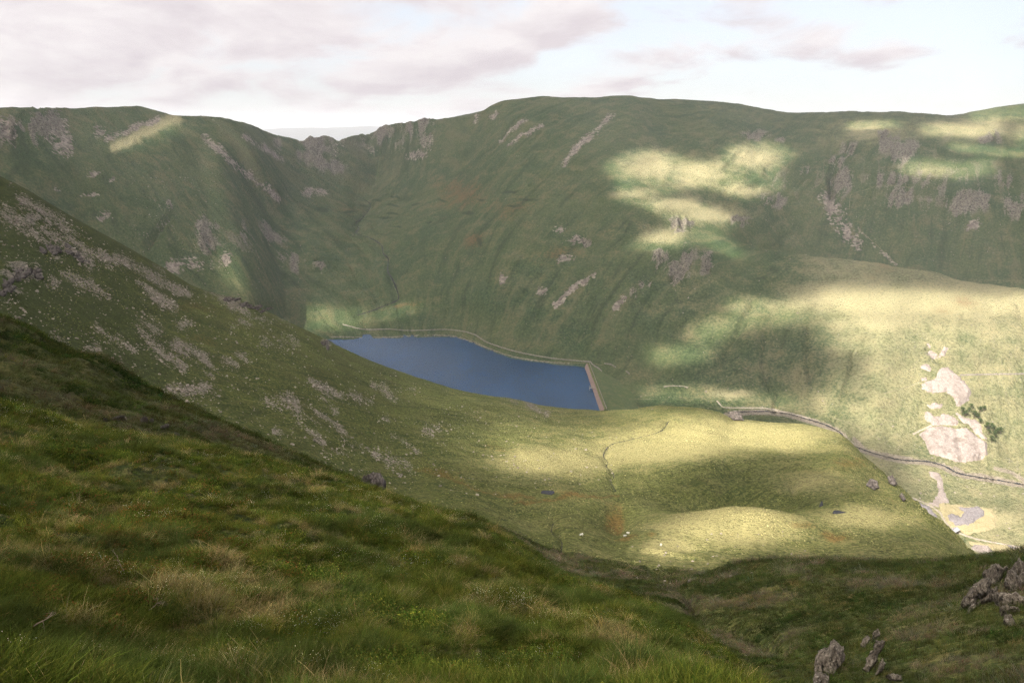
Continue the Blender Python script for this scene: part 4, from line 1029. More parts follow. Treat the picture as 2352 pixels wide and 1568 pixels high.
# ------------------------------------------------------------------ the dam
def dam():
    A = Vector(on_plane(1351, 834, LAKE_Z + 4.5)); B = Vector(on_plane(1391, 941, LAKE_Z + 4.5))
    ax = (B - A); L = ax.length; ax.normalize()
    dn = Vector((-ax.y, ax.x, 0))
    if dn.x < 0: dn = -dn
    root = empty('dam', A); tag(root, 'low straight dam with pinkish stone face closing the right end of the lake', 'dam')
    def strip(name, prof, mat, n=46, rough=.12, parent=root, s0=0.0, s1=1.0):
        V, F = [], []
        for i in range(n + 1):
            s = L * (s0 + (s1 - s0) * i / n)
            for k, (d, z) in enumerate(prof):
                j = rough * math.sin(i * 12.9 + k * 4.7)
                p = ax * s + dn * (d + j)
                V.append((p.x, p.y, z + j * .3))
        m = len(prof)
        for i in range(n):
            for k in range(m - 1): F.append((i * m + k, i * m + k + 1, (i + 1) * m + k + 1, (i + 1) * m + k))
        me = mesh_np(name, V, F, False)
        if sum(p.normal.z for p in me.polygons) < 0: me.flip_normals()
        return link(name, me, parent, mat)
    strip('upstream_face', [(-9, -9), (-5.4, -4.6), (-4, -2.6), (-2.6, -.8), (-1.5, .25)], M_PITCH, rough=.25)
    strip('crest', [(-1.5, .25), (-1.2, .5), (1.2, .5), (1.6, .2)], M_CREST)
    strip('downstream_bank', [(1.6, .2), (10, -2.6), (22, -6.6), (34, -10.6), (48, -15.5)], M_BANK, rough=.8)
    strip('crest_wall', [(1.2, .4), (1.2, 1.3), (1.7, 1.3), (1.7, .2)], M_WALLSTONE, n=80, rough=.06)
    strip('outlet_platform', [(-9.5, -9), (-9.5, -1.4), (-2.2, -1.2), (-2.2, .1)], M_WALLSTONE, n=4, s0=.535, s1=.56, rough=.02)
    strip('outlet_parapet', [(-9.5, -1.3), (-9.5, .3), (-4, .3), (-4, -1.2)], M_TRACK, n=3, s0=.530, s1=.536, rough=.02)
    strip('spillway_wall', [(-16, -8), (-16, -2.2), (12, -2.0), (12, -12)], M_WALLSTONE, n=2, s0=1.0, s1=1.008, rough=.05)
    strip('spillway_wall', [(-10, -8), (-10, -1.2), (14, -1.0), (14, -12)], M_WALLSTONE, n=2, s0=1.045, s1=1.055, rough=.05)
    strip('spillway_floor', [(-18, -8), (-10, -4.2), (14, -5.5), (22, -12)], M_PITCH, n=4, s0=1.008, s1=1.045, rough=.05)
M_CREST = stone_mat('crest_turf', (.06, .085, .025), (.13, .125, .05), .8)
M_BANK = stone_mat('bank_turf', (.042, .072, .026), (.085, .105, .042), .5, dirt=(.03, .05, .016), patch=(.11, .11, .05))
dam()

# ------------------------------------------------------------------ rock shapes
def ico(sub):
    bm = bmesh.new(); bmesh.ops.create_icosphere(bm, subdivisions=sub, radius=1.0)
    bm.verts.ensure_lookup_table()
    V = np.array([v.co[:] for v in bm.verts]); F = np.array([[v.index for v in f.verts] for f in bm.faces])
    bm.free(); return V, F
def rock_mesh(name, seed, sub=2, cuts=7, dims=(1, .8, .6), jag=.06):
    V, F = ico(sub); rg = np.random.default_rng(seed)
    for _ in range(cuts):
        n = rg.normal(size=3); n /= np.linalg.norm(n); d = rg.uniform(.45, .8)
        q = V @ n
        V = V - np.where(q > d, (q - d), 0)[:, None] * n
    V = V * (1 + jag * rg.normal(size=(len(V), 1)))
    V = V * np.array(dims)
    return mesh_np(name, V, F, False)
ROCKS = [rock_mesh('boulder', 100 + k, 2, 8, (1, RNG.uniform(.65, .95), RNG.uniform(.45, .75)), .035) for k in range(8)]
PEBBLES = [rock_mesh('stone', 200 + k, 1, 6, (1, RNG.uniform(.6, .95), RNG.uniform(.4, .7)), .05) for k in range(6)]
for me in ROCKS + PEBBLES: me.materials.append(M_STONE)

def sample_px(u0, u1, v0, v1, n, weight):
    """random points of the picture, thinned by a weight function"""
    out = []
    while len(out) < n:
        u, v = RNG.uniform(u0, u1, 4000), RNG.uniform(v0, v1, 4000)
        w = weight(u, v)
        k = RNG.random(4000) < w
        out += list(zip(u[k], v[k]))
    return np.array(out[:n])
def grid_at(field, P):
    a, r = np.arctan2(P[:, 0], P[:, 1]), np.hypot(P[:, 0], P[:, 1])
    c, w = _cols(a)
    i = np.array([np.searchsorted(RR[:, cc], rr) for cc, rr in zip(c, r)])
    return field[np.clip(i, 0, NROW - 1), c]
SKY_S = lambda u: np.interp(u, [0,100,200,300,400,500,600,700,850,950,1050,1150,1250,1370], [405,460,520,576,640,684,716,760,830,865,895,921,938,945])
LOW_S = lambda u: np.interp(u, [0,200,400,600,700,850,1000,1200,1400], [735,830,920,1010,1056,1122,1160,1150,1100])
def in_scree_hill(u, v): return ((v > SKY_S(u) + 3) & (v < LOW_S(u))).astype(float)

def boulders(P, size, label, group, name='boulder'):
    for k in range(len(P)):
        o = bpy.data.objects.new(name, ROCKS[int(RNG.integers(0, 8))])
        COL.objects.link(o)
        s = size[k]
        o.location = (P[k, 0], P[k, 1], P[k, 2] + s * .18)
        o.scale = (s, s, s)
        o.rotation_euler = (RNG.uniform(-.35, .35), RNG.uniform(-.35, .35), RNG.uniform(0, 6.28))
        tag(o, label, 'boulder', group)
p = sample_px(0, 1350, 410, 1120, 150, in_scree_hill)
P = ground(p[:, 0], p[:, 1], 150)
boulders(P, RNG.uniform(.55, 1.1, len(P)) * (P[:, 1] / 400) ** .3, 'pale boulder lying on the stony left hillside', 'boulders strewn over the stony left hillside')
p = sample_px(1130, 1420, 950, 1130, 40, lambda u, v: np.ones_like(u))
P = ground(p[:, 0], p[:, 1], 150)
boulders(P, RNG.uniform(.4, .9, len(P)), 'pale boulder in the grass between the scree and the little stream', 'boulders in the grassy basin left of the little stream')
p = sample_px(1450, 1900, 1220, 1345, 45, lambda u, v: np.ones_like(u))
P = ground(p[:, 0], p[:, 1], 130)
boulders(P, RNG.uniform(.22, .6, len(P)), 'pale rock on the sunlit rise above the shaded gully', 'rocks on the sunlit rise above the gully')
p = sample_px(1960, 2352, 960, 1240, 45, lambda u, v: (v > np.interp(u, [1960,2100,2240,2352],[1030,1180,1285,1290]) - 500).astype(float))
P = ground(p[:, 0], p[:, 1], 560)
boulders(P, RNG.uniform(.8, 1.7, len(P)), 'pale rock on the sunlit valley floor near the river', 'rocks dotted over the sunlit valley floor')
p = sample_px(1420, 1900, 640, 900, 20, lambda u, v: np.ones_like(u))
P = ground(p[:, 0], p[:, 1], 900)
boulders(P, RNG.uniform(1.0, 2.0, len(P)), 'pale boulder on the slope above the river right of the lake', 'boulders on the slope right of the lake')

# everything smaller: instances scattered over the surface
LIB = bpy.data.collections.new('scatter_library')
def library(name, meshes):
    c = bpy.data.collections.new(name)
    for k, me in enumerate(meshes):
        o = bpy.data.objects.new('%s_%02d' % (name, k), me); c.objects.link(o)
    return c
def scatter(name, P, rot, scl, idx, coll, extra=None, label=None):
    me = bpy.data.meshes.new(name)
    me.vertices.add(len(P)); me.vertices.foreach_set('co', np.asarray(P, np.float32).ravel())
    a = me.attributes.new('rot', 'FLOAT_VECTOR', 'POINT'); a.data.foreach_set('vector', np.asarray(rot, np.float32).ravel())
    a = me.attributes.new('scl', 'FLOAT_VECTOR', 'POINT'); a.data.foreach_set('vector', np.asarray(scl, np.float32).ravel())
    a = me.attributes.new('idx', 'INT', 'POINT'); a.data.foreach_set('value', np.asarray(idx, np.int32))
    a = me.attributes.new('tint', 'FLOAT_COLOR', 'POINT')
    a.data.foreach_set('color', np.asarray(extra if extra is not None else np.ones((len(P), 4)), np.float32).ravel())
    o = link(name, me)
    g = bpy.data.node_groups.new(name + '_scatter', 'GeometryNodeTree')
    g.interface.new_socket('Geometry', in_out='INPUT', socket_type='NodeSocketGeometry')
    g.interface.new_socket('Geometry', in_out='OUTPUT', socket_type='NodeSocketGeometry')
    gi_, go_ = g.nodes.new('NodeGroupInput'), g.nodes.new('NodeGroupOutput')
    ci = g.nodes.new('GeometryNodeCollectionInfo'); ci.inputs['Collection'].default_value = coll
    ci.inputs['Separate Children'].default_value = True; ci.inputs['Reset Children'].default_value = True
    io = g.nodes.new('GeometryNodeInstanceOnPoints'); io.inputs['Pick Instance'].default_value = True
    def na(nm, t):
        n = g.nodes.new('GeometryNodeInputNamedAttribute'); n.data_type = t; n.inputs['Name'].default_value = nm
        return n.outputs['Attribute']
    er = g.nodes.new('FunctionNodeEulerToRotation')
    g.links.new(na('rot', 'FLOAT_VECTOR'), er.inputs[0])
    g.links.new(gi_.outputs[0], io.inputs['Points']); g.links.new(ci.outputs[0], io.inputs['Instance'])
    g.links.new(na('idx', 'INT'), io.inputs['Instance Index'])
    g.links.new(er.outputs[0], io.inputs['Rotation']); g.links.new(na('scl', 'FLOAT_VECTOR'), io.inputs['Scale'])
    g.links.new(io.outputs[0], go_.inputs[0])
    md = o.modifiers.new('scatter', 'NODES'); md.node_group = g
    tag(o, label, kind='stuff')
    return o
LIB_ROCK = library('stone_kind', PEBBLES)
def stone_scatter(name, P, size, label):
    n = len(P)
    rot = np.stack([RNG.uniform(-.5, .5, n), RNG.uniform(-.5, .5, n), RNG.uniform(0, 6.28, n)], 1)
    scatter(name, P + np.stack([0 * size, 0 * size, size * .15], 1), rot, np.repeat(size[:, None], 3, 1), RNG.integers(0, 6, n), LIB_ROCK, label=label)
p = sample_px(0, 1400, 405, 1140, 60000, in_scree_hill)
P = ground(p[:, 0], p[:, 1], 150)
sc = grid_at(scree, P); rk = grid_at(rock, P)
clump = np.clip(fbm(P[:, 0] / 9, P[:, 1] / 9, 3, 61) * 1.3 + .5, 0, 1.2)
thin = sstep(1000, 1350, p[:, 0])
prob = np.clip(sc * 1.5 * (.25 + clump) + .07 * clump * (1 - .7 * thin) + .2 * rk, 0, 1)
k = RNG.random(len(P)) < prob
P, sc = P[k], sc[k]
size = np.clip(RNG.lognormal(-1.15, .5, len(P)), .12, 1.1) * (.85 + .25 * (P[:, 1] > 350))
print('scree stones', len(P))
stone_scatter('scree_stones', P, size, 'loose grey stones of the screes on the left hillside')
# stones on the plateau, the far slopes and the shaded shoulder
pp = [sample_px(1000, 2250, 960, 1300, 500, lambda u, v: np.ones_like(u)), sample_px(2000, 2352, 680, 1130, 900, lambda u, v: np.ones_like(u)), sample_px(1400, 2000, 600, 940, 700, lambda u, v: np.ones_like(u)),
      sample_px(300, 700, 380, 740, 700, lambda u, v: (v < SKY_S(u) - 10).astype(float)), sample_px(1000, 1500, 330, 800, 500, lambda u, v: np.ones_like(u)), sample_px(1700, 2352, 280, 600, 900, lambda u, v: np.ones_like(u))]
szs = [(.12, .4), (.5, 1.1), (.5, 1.2), (.5, 1.5), (.5, 1.3), (.6, 1.6)]
PS, SS = [], []
for q, (a, b) in zip(pp, szs):
    g = ground(q[:, 0], q[:, 1], 150)
    wgt_ = np.clip(.35 + fbm(g[:, 0] / 40, g[:, 1] / 40, 3, 66) * 1.4, 0, 1)
    kk = (RNG.random(len(g)) < wgt_) & ~((g[:, 2] < CZ + LAKE_Z + .5) & (g[:, 0] < 150) & (g[:, 1] > 700))
    PS.append(g[kk]); SS.append(RNG.uniform(a, b, kk.sum()) ** 1.3)
rv = laid_path(RIVER, 700, .25); kk = RNG.integers(0, len(rv), 900); sv = side_vec(rv)[kk]; off = RNG.normal(0, 4.2, 900)
rx, ry = rv[kk, 0] + sv[:, 0] * off, rv[kk, 1] + sv[:, 1] * off
PS.append(np.stack([rx, ry, height(rx, ry)], 1)); SS.append(RNG.uniform(.2, .75, 900))
stone_scatter('hillside_stones', np.concatenate(PS), np.concatenate(SS), 'small pale stones scattered over the far hillsides')

# tussocks of the plateau and the basin
M_TUSSOCK = NT('tussock')
def _tus():
    T = M_TUSSOCK
    ti = T.attr('tint', 'INSTANCER').outputs['Color']
    T.bsdf(T.mix(T.math('MULTIPLY', T.rng(T.noise(4.0, 2, .6), .4, .65), .5), ti, T.mix(1.0, ti, (.45, .5, .4), 'MULTIPLY')), .95, None, .05)
_tus(); M_TUSSOCK = M_TUSSOCK.m
TUS = []
for k in range(5):
    V, F = ico(1); rg = np.random.default_rng(400 + k)
    V = V * (1 + .22 * rg.normal(size=(len(V), 1))) * np.array([1, rg.uniform(.8, 1), .62]); V[:, 2] = np.maximum(V[:, 2], -.25)
    me = mesh_np('tussock', V, F); me.materials.append(M_TUSSOCK); TUS.append(me)
LIB_TUS = library('tussock_kind', TUS)
p = np.concatenate([sample_px(950, 2250, 935, 1330, 60000, lambda u, v: np.ones_like(u)), sample_px(100, 1000, 500, 1130, 14000, in_scree_hill)])
P = ground(p[:, 0], p[:, 1], 150)
n_ = len(P); rr_ = np.hypot(P[:, 0], P[:, 1])
clp = fbm(P[:, 0] / 16, P[:, 1] / 16, 4, 611) + .5 * fbm(P[:, 0] / 70, P[:, 1] / 70, 2, 612)
kk = (RNG.random(n_) < np.clip(.30 + 1.1 * clp, .04, 1)) & (rr_ < 680)
P, p, rr_ = P[kk], p[kk], rr_[kk]; n_ = len(P)
pl_ = grid_at(pale, P)  # brings the painted sun patches into the tussock tint
size = RNG.uniform(.16, .42, n_) * (.55 + rr_ / 700)
q = np.clip(pl_ * .9 + RNG.normal(0, .18, n_), 0, 1)[:, None]
tint = (np.array([[.085, .098, .026]]) * (1 - q) + np.array([[.37, .32, .155]]) * q) * RNG.lognormal(0, .22, (n_, 1))
print('tussocks', n_)
scatter('plateau_tussocks', P, np.stack([0 * size, 0 * size, RNG.uniform(0, 6.28, n_)], 1), np.repeat(size[:, None], 3, 1), RNG.integers(0, 5, n_), LIB_TUS, np.concatenate([tint, np.ones((n_, 1))], 1), 'grass tussocks covering the plateau and the basin')

M_DARKROCK = stone_mat('dark_rock', (.05, .042, .04), (.17, .145, .135), 1.2, dirt=(.03, .032, .02))
# ------------------------------------------------------------------ crags on the shaded shoulder
def crag_slab(name, parent, pts, thick, lean=.55, rmin=20, seed=1, grow=0.0):
    """a slab of rock with the given outline, leaning back on the slope where it stands"""
    P = np.array(pts, float)
    base_v = P[:, 1].max(); cu = P[:, 0].mean()
    foot = ground(np.array([cu]), np.array([base_v - 2]), rmin)[0]
    r = float(np.hypot(foot[0], foot[1])); d3 = float(np.linalg.norm(foot - np.array([0, 0, CZ])))
    a = math.atan2(foot[0], foot[1])
    right = np.array([math.cos(a), -math.sin(a), 0]); away = np.array([math.sin(a), math.cos(a), 0]); upv = np.array([0, 0, 1.])
    up = upv * math.cos(lean) + away * math.sin(lean)
    nrm = np.cross(right, up); nrm = nrm if nrm @ away < 0 else -nrm          # faces the viewer
    dep = math.atan2(CZ - foot[2], r)
    camup = upv * math.cos(dep) + away * math.sin(dep)
    m = d3 / PF
    ku = m / max(up @ camup, .3)
    n = 46
    gu = np.linspace(P[:, 0].min() - 3, P[:, 0].max() + 3, n); gv = np.linspace(P[:, 1].min() - 3, base_v + 3, n)
    U, V = np.meshgrid(gu, gv, indexing='ij')
    px = max(P[:, 0].max() - P[:, 0].min(), base_v - P[:, 1].min())
    sd = poly_sd(U, V, pts) + grow + px * .05 * fbm(U / px * 14, V / px * 9, 3, seed)
    X = (U - cu) * m; Y = (base_v - V) * ku
    S = px * m                                              # size of the crag in metres
    xs, ys = (X + .35 * Y) / S, (Y - .15 * X) / S
    rib = _hash(np.floor(xs * 9 + .5 * vnoise(xs * 4, ys * 3, seed)), np.floor(ys * 2.2 + .8 * vnoise(xs * 5, ys * 2, seed + 2)), seed + 3)
    blk = _hash(np.floor(xs * 17 + .6 * vnoise(xs * 9, ys * 6, seed + 1)), np.floor(ys * 7), seed + 4)
    th = thick * np.clip(sd / (px * .07), 0, 1) ** .6 * (.45 + .65 * rib + .25 * blk) + thick * .10 * fbm(xs * 30, ys * 22, 3, seed + 5) * (sd > 0)
    W = foot[None, None] + right * X[..., None] + up * Y[..., None]
    front = W + nrm * th[..., None]; back = W - nrm * (thick * .9) - upv * .2
    I = np.arange(n * n).reshape(n, n)
    ok = np.minimum.reduce([sd[:-1, :-1], sd[1:, :-1], sd[1:, 1:], sd[:-1, 1:]]) > -px * .02
    Fa = np.stack([I[:-1, :-1], I[:-1, 1:], I[1:, 1:], I[1:, :-1]], 2)[ok]
    cnt = {}
    F = [tuple(f) for f in Fa] + [tuple(int(q) + n * n for q in f[::-1]) for f in Fa]
    for f in Fa:
        for k in range(4):
            e = (int(f[k]), int(f[(k + 1) % 4])); cnt[e] = 1
    for (p, q) in list(cnt):
        if (q, p) not in cnt: F.append((q, p, p + n * n, q + n * n))
    F = np.array(F)
    used = np.unique(F); rm = np.zeros(2 * n * n, int); rm[used] = np.arange(len(used))
    VV_ = np.concatenate([front.reshape(-1, 3), back.reshape(-1, 3)])[used]
    return foot, VV_, rm[F]
def outcrop(label, slabs, rmin=20, seed=1, mat=None):
    root = None
    for k, (pts, thick, lean) in enumerate(slabs):
        foot, V, F = crag_slab('slab', None, pts, thick, lean, rmin, seed + 7 * k)
        if root is None:
            root = empty('rock_outcrop', tuple(foot)); tag(root, label, 'crag'); o0 = foot
        me = mesh_np('slab', V - o0, F, False)
        bm = bmesh.new(); bm.from_mesh(me); bmesh.ops.recalc_face_normals(bm, faces=bm.faces[:]); bm.to_mesh(me); bm.free()
        link('slab', me, root, mat or M_ROCK)
def rib_band(label, pts, n, w, h, thick, rmin, seed, lean=.5):
    """a broken line of small ribs of rock"""
    p = smooth_path(pts, 1.0); rg = np.random.default_rng(seed); slabs = []
    for k in range(n):
        c = p[int((k + rg.uniform(.1, .9)) / n * (len(p) - 1))] + rg.normal(size=2) * np.array([w * .4, h * .45])
        ww, hh = w * rg.uniform(.6, 1.5), h * rg.uniform(.5, 1.4); sk = rg.uniform(-.5, .9) * ww
        slabs.append(([(c[0] - ww * .5 - sk * .3, c[1] + hh * .5), (c[0] - ww * .55, c[1] - hh * .1), (c[0] - ww * .1 + sk, c[1] - hh * .5), (c[0] + ww * .4 + sk, c[1] - hh * .3), (c[0] + ww * .6, c[1] + hh * .2), (c[0] + ww * .2 - sk * .3, c[1] + hh * .55)], thick * rg.uniform(.6, 1.3), lean))
    outcrop(label, slabs, rmin, seed, M_DARKROCK)
outcrop('leaning pale crag of split slabs on the shaded slope, left of the right-edge crags', [
    (Z4((1100,1040),(1110,960),(1160,820),(1210,700),(1340,560),(1390,600),(1400,740),(1330,830),(1260,900),(1240,990),(1170,1060)), .8, .5),
    (Z4((1210,900),(1330,820),(1430,770),(1530,680),(1560,760),(1540,860),(1440,920),(1350,1010),(1340,960),(1390,880),(1260,940)), .5, .5),
    (Z4((1160,1150),(1170,1040),(1230,960),(1250,1020),(1200,1110)), .4, .4)], seed=3)
outcrop('rounded speckled crag behind the leaning slabs on the shaded slope', [
    (Z4((1415,520),(1480,430),(1560,320),(1650,370),(1665,480),(1640,620),(1540,670),(1500,640),(1470,560)), .8, .5)], seed=11)
outcrop('slim upright rock between the two groups of crags on the right', [(Z4((1740,470),(1745,380),(1790,315),(1805,360),(1770,420),(1765,490)), .3, .45)], seed=15)
outcrop('tall notched crag cut by the right edge of the picture', [
    (Z4((1805,620),(1830,480),(1870,450),(1930,500),(2010,600),(2005,690),(1900,755),(1830,690)), .8, .5),
    (Z4((1915,450),(1950,330),(1985,245),(2060,300),(2070,380),(2110,470),(2050,540),(1960,520)), .8, .5),
    (Z4((2050,560),(2100,480),(2200,420),(2260,520),(2230,640),(2100,640)), .7, .5)], seed=21)
outcrop('dark low ledge of broken rock under the right-edge crag', [
    (Z4((1690,950),(1800,900),(1960,830),(2138,880),(2260,930),(2240,1020),(2060,990),(1900,1040),(1760,1010)), .6, .8),
    (Z4((1750,1110),(1800,1040),(1960,1020),(2000,1060),(1880,1100),(1790,1160)), .45, .7)], seed=31)
outcrop('small ribbed rock below the broken ledge near the right edge', [(Z4((1800,1300),(1800,1220),(1870,1190),(1930,1270),(1940,1330),(1870,1360)), .4, .6)], seed=41)
outcrop('blocky dark crag with white-flecked face at the bottom edge', [
    (Z5((655,1170),(660,980),(690,890),(790,820),(840,700),(900,720),(990,770),(1020,900),(980,1000),(900,1120),(780,1180)), .9, .3),
    (Z5((600,1294),(620,1200),(700,1170),(800,1200),(820,1294),(800,1360),(620,1360)), .6, .3)], seed=51)
outcrop('thin jagged rib of pale rock near the bottom edge, right of the blocky crag', [
    (Z5((1470,1110),(1490,950),(1550,800),(1570,680),(1670,670),(1665,780),(1620,850),(1620,960),(1560,1040),(1520,1120)), .5, .4),
    (Z5((1590,620),(1590,480),(1640,420),(1680,480),(1620,560)), .3, .4)], seed=61)
outcrop('narrow bright fin of rock standing against the jagged rib', [(Z5((1660,1180),(1680,1070),(1710,940),(1755,1000),(1740,1080),(1690,1150)), .35, .35)], seed=71)
outcrop('low broken rock at the bottom edge in the far right corner area', [(Z5((1860,1230),(1920,1180),(2040,1170),(2060,1230),(1980,1270)), .4, .6)], seed=81)
outcrop('small rock leaning left on the bottom right slope', [(Z5((1400,690),(1420,600),(1470,520),(1515,560),(1480,640),(1470,700)), .35, .4)], seed=91)
rib_band('grey rocks breaking through the dark lower side of the mossy hummock', [(225,962),(300,960),(390,985),(420,1000)], 7, 10, 8, .22, 34, 161)
# the dark rock knoll at the foot of the foreground
outcrop('dark lichen-grey rock knoll where the mossy hummock meets the foreground', [(C5((590,1140),(620,1095),(680,1070),(740,1085),(760,1130),(745,1172),(680,1170),(620,1160)), .5, 1.0)], rmin=40, seed=101, mat=M_DARKROCK)
# crags on the left hillside and on the rim of the plateau
rib_band('dark rock band high on the stony left hillside', C6((300,585),(400,580),(500,610),(590,680)), 14, 9, 12, .5, 200, 111)
rib_band('dark broken cliff at the left edge below the high rock band', C6((20,880),(90,800),(150,740),(280,740)), 16, 9, 13, .5, 150, 121)
rib_band('long dark rock step on the skyline of the left hillside above the lake', C6((1490,910),(1600,930),(1700,970),(1790,1000)), 12, 11, 9, .8, 300, 131)
rib_band('dark wedge of rock on the skyline just above the lake corner', C6((2165,1195),(2195,1240)), 3, 9, 11, .8, 300, 141)
for lab, pts in [('upper dark crag on the rim of the sunlit plateau', C4((870,1085),(890,1075),(915,1110),(900,1122),(880,1112))), ('rounded crag on the rim of the plateau, left of the upper dark crag', C4((765,1130),(780,1095),(810,1100),(820,1130),(800,1142))), ('crag below the upper dark crag on the plateau rim', C4((930,1180),(940,1165),(960,1190),(950,1202)))]:
    outcrop(lab, [(pts, .9, .6)], rmin=300, seed=len(lab), mat=M_DARKROCK)
outcrop('dark crag where the river leaves the dip behind the plateau', [(C4((60,775),(70,750),(110,750),(135,785),(90,792)), 1.6, .4)], rmin=500, seed=151, mat=M_DARKROCK)
# ------------------------------------------------------------------ trees by the spoil
M_LEAF = NT('tree_leaf')
def _leaf():
    T = M_LEAF
    oi = T.new('ShaderNodeObjectInfo')
    c = T.mix(T.noise(1.3, 3, .6), (.045, .072, .028), (.095, .125, .048))
    c = T.mix(T.math('MULTIPLY', oi.outputs['Random'], .4), c, (.05, .08, .03))
    d = T.new('ShaderNodeBsdfDiffuse'); T.put(d.inputs[0], c)
    t = T.new('ShaderNodeBsdfTranslucent'); T.put(t.inputs[0], c)
    m = T.new('ShaderNodeMixShader'); m.inputs[0].default_value = .3
    T.l.new(d.outputs[0], m.inputs[1]); T.l.new(t.outputs[0], m.inputs[2]); T.l.new(m.outputs[0], T.out.inputs['Surface'])
_leaf(); M_LEAF = M_LEAF.m
M_BARK = stone_mat('bark', (.07, .055, .04), (.13, .10, .08), 3.0)
def tree_meshes(seed):
    rg = np.random.default_rng(seed)
    V, F = [], []
    def limb(p0, p1, r0, r1, n=6):
        p0, p1 = np.array(p0), np.array(p1); ax = p1 - p0; ax = ax / np.linalg.norm(ax)
        e = np.cross(ax, [0.3, .9, .2]); e /= np.linalg.norm(e); g = np.cross(ax, e); b = len(V)
        for p, r in ((p0, r0), ((p0 + p1) / 2 + rg.normal(size=3) * .05, (r0 + r1) / 2), (p1, r1)):
            for k in range(n):
                q = 2 * math.pi * k / n; V.append(p + r * (math.cos(q) * e + math.sin(q) * g))
        for j in range(2):
            for k in range(n): F.append((b + j * n + k, b + j * n + (k + 1) % n, b + (j + 1) * n + (k + 1) % n, b + (j + 1) * n + k))
    limb((0, 0, -.5), (.1, 0, 4.5), .28, .18); limb((.1, 0, 4.5), (.0, .1, 8.2), .18, .05)
    for k in range(7):
        a = k * 2.4; z = 2.0 + k * .75
        limb((.06, 0, z), (math.cos(a) * (2.6 - k * .2), math.sin(a) * (2.6 - k * .2), z + 1.3), .1, .03)
    trunk = mesh_np('trunk', V, F)
    LV, LF = [], []
    lobes = [(rg.normal() * 1.3, rg.normal() * 1.3, 3.0 + rg.random() * 5.5, 1.1 + rg.random() * 1.0) for _ in range(13)] + [(0, 0, 8.2, 1.2), (0, 0, 5.5, 1.9)]
    for (x, y, z, R) in lobes:
        k = max(.45, 1 - abs(z - 4.8) / 6.5)
        for _ in range(85):
            d = rg.normal(size=3); d /= np.linalg.norm(d)
            c = np.array([x * k * 1.2, y * k * 1.2, z]) + d * R * (.55 + .5 * rg.random()) * np.array([1, 1, .8])
            s = .16 + .2 * rg.random()
            e = rg.normal(size=3); e /= np.linalg.norm(e); g = np.cross(e, d + .3 * rg.normal(size=3)); g /= np.linalg.norm(g) + 1e-6
            b = len(LV)
            LV += [c - e * s, c + g * s * .6, c + e * s, c - g * s * .6]; LF.append((b, b + 1, b + 2, b + 3))
    return trunk, mesh_np('crown', LV, LF, False)
TREES = [tree_meshes(k) for k in (1, 2, 3)]
tree_px = [(800,990),(838,1010),(880,960),(905,925),(940,1020),(985,1030),(1010,960),(1050,945),(1010,1090),(1085,1160),(1110,1210),(1140,1150),(1160,1190),(1200,1215),(1245,1200),(1180,1260),(1140,1310)]
where = ['at the left end of the upper clump', 'second from the left of the upper clump', 'in the dark middle of the upper clump', 'at the top of the upper clump', 'centre front of the upper clump', 'in the bright lower part of the upper clump', 'right of centre in the upper clump', 'at the right end of the upper clump',
         'in the gap between the two clumps', 'at the left end of the lower clump', 'low on the left side of the lower clump', 'at the top of the lower clump', 'in the middle of the lower clump', 'low on the right of the lower clump', 'at the right end of the lower clump', 'below the middle of the lower clump', 'lowest of all the trees']
for k, ((u, v), w) in enumerate(zip(Z3(*tree_px), where)):
    g = ground(np.array([u]), np.array([v + 4]), 700)[0]
    r = empty('tree', tuple(g)); s = RNG.uniform(.7, 1.1)
    r.scale = (s * 1.1, s * 1.1, s); r.rotation_euler = (0, 0, RNG.uniform(0, 6.28))
    t, c = TREES[k % 3]
    link('trunk', t, r, M_BARK); link('crown', c, r, M_LEAF)
    tag(r, 'bushy green tree ' + w + ' by the spoil', 'tree', 'trees beside the spoil heaps')

# ------------------------------------------------------------------ mine buildings
def box(name, parent, c, s, mat, rz=0.0, taper=None):
    bm = bmesh.new(); bmesh.ops.create_cube(bm, size=1.0)
    for v in bm.verts:
        v.co = Vector((v.co.x * s[0], v.co.y * s[1], v.co.z * s[2]))
        if taper and v.co.z > 0: v.co.x *= taper[0]; v.co.y *= taper[1]
    bmesh.ops.bevel(bm, geom=bm.edges[:], offset=min(s) * .06, segments=1, affect='EDGES')
    me = bpy.data.meshes.new(name); bm.to_mesh(me); bm.free()
    o = link(name, me, parent, mat, c); o.rotation_euler = (0, 0, rz)
    return o
M_ROOF = stone_mat('roof_slate', (.20, .20, .22), (.34, .34, .37), 2.0)
M_DARKWOOD = stone_mat('dark_door', (.03, .03, .03), (.05, .045, .04), 3.0)
g = ground(np.array(Z2((975,1110))[0][0:1]), np.array(Z2((975,1110))[0][1:2]), 420)[0]
hut = empty('mine_hut', tuple(g)); hut.rotation_euler = (0, 0, .55)
tag(hut, 'small grey stone hut with slate roof beside the valley track', 'hut')
for c, s in [((0, -2.4, 1.4), (8.0, .5, 3.4)), ((0, 2.4, 1.4), (8.0, .5, 3.4)), ((-3.75, 0, 1.4), (.5, 4.3, 3.4)), ((3.75, 0, 1.4), (.5, 4.3, 3.4))]:
    box('wall', hut, c, s, M_WALLSTONE)
for sgn in (-1, 1):
    bm = bmesh.new()
    P = [(-4.3, sgn * 3.0, 2.9), (4.3, sgn * 3.0, 2.9), (4.3, sgn * .02, 4.7), (-4.3, sgn * .02, 4.7)]
    a = [bm.verts.new(p) for p in P]; b = [bm.verts.new((p[0], p[1], p[2] + .18)) for p in P]
    bm.faces.new(a); bm.faces.new(b[::-1])
    for k in range(4): bm.faces.new((a[k], b[k], b[(k + 1) % 4], a[(k + 1) % 4]))
    bmesh.ops.recalc_face_normals(bm, faces=bm.faces[:])
    me = bpy.data.meshes.new('roof'); bm.to_mesh(me); bm.free(); roof_o = link('roof', me, hut, M_ROOF)
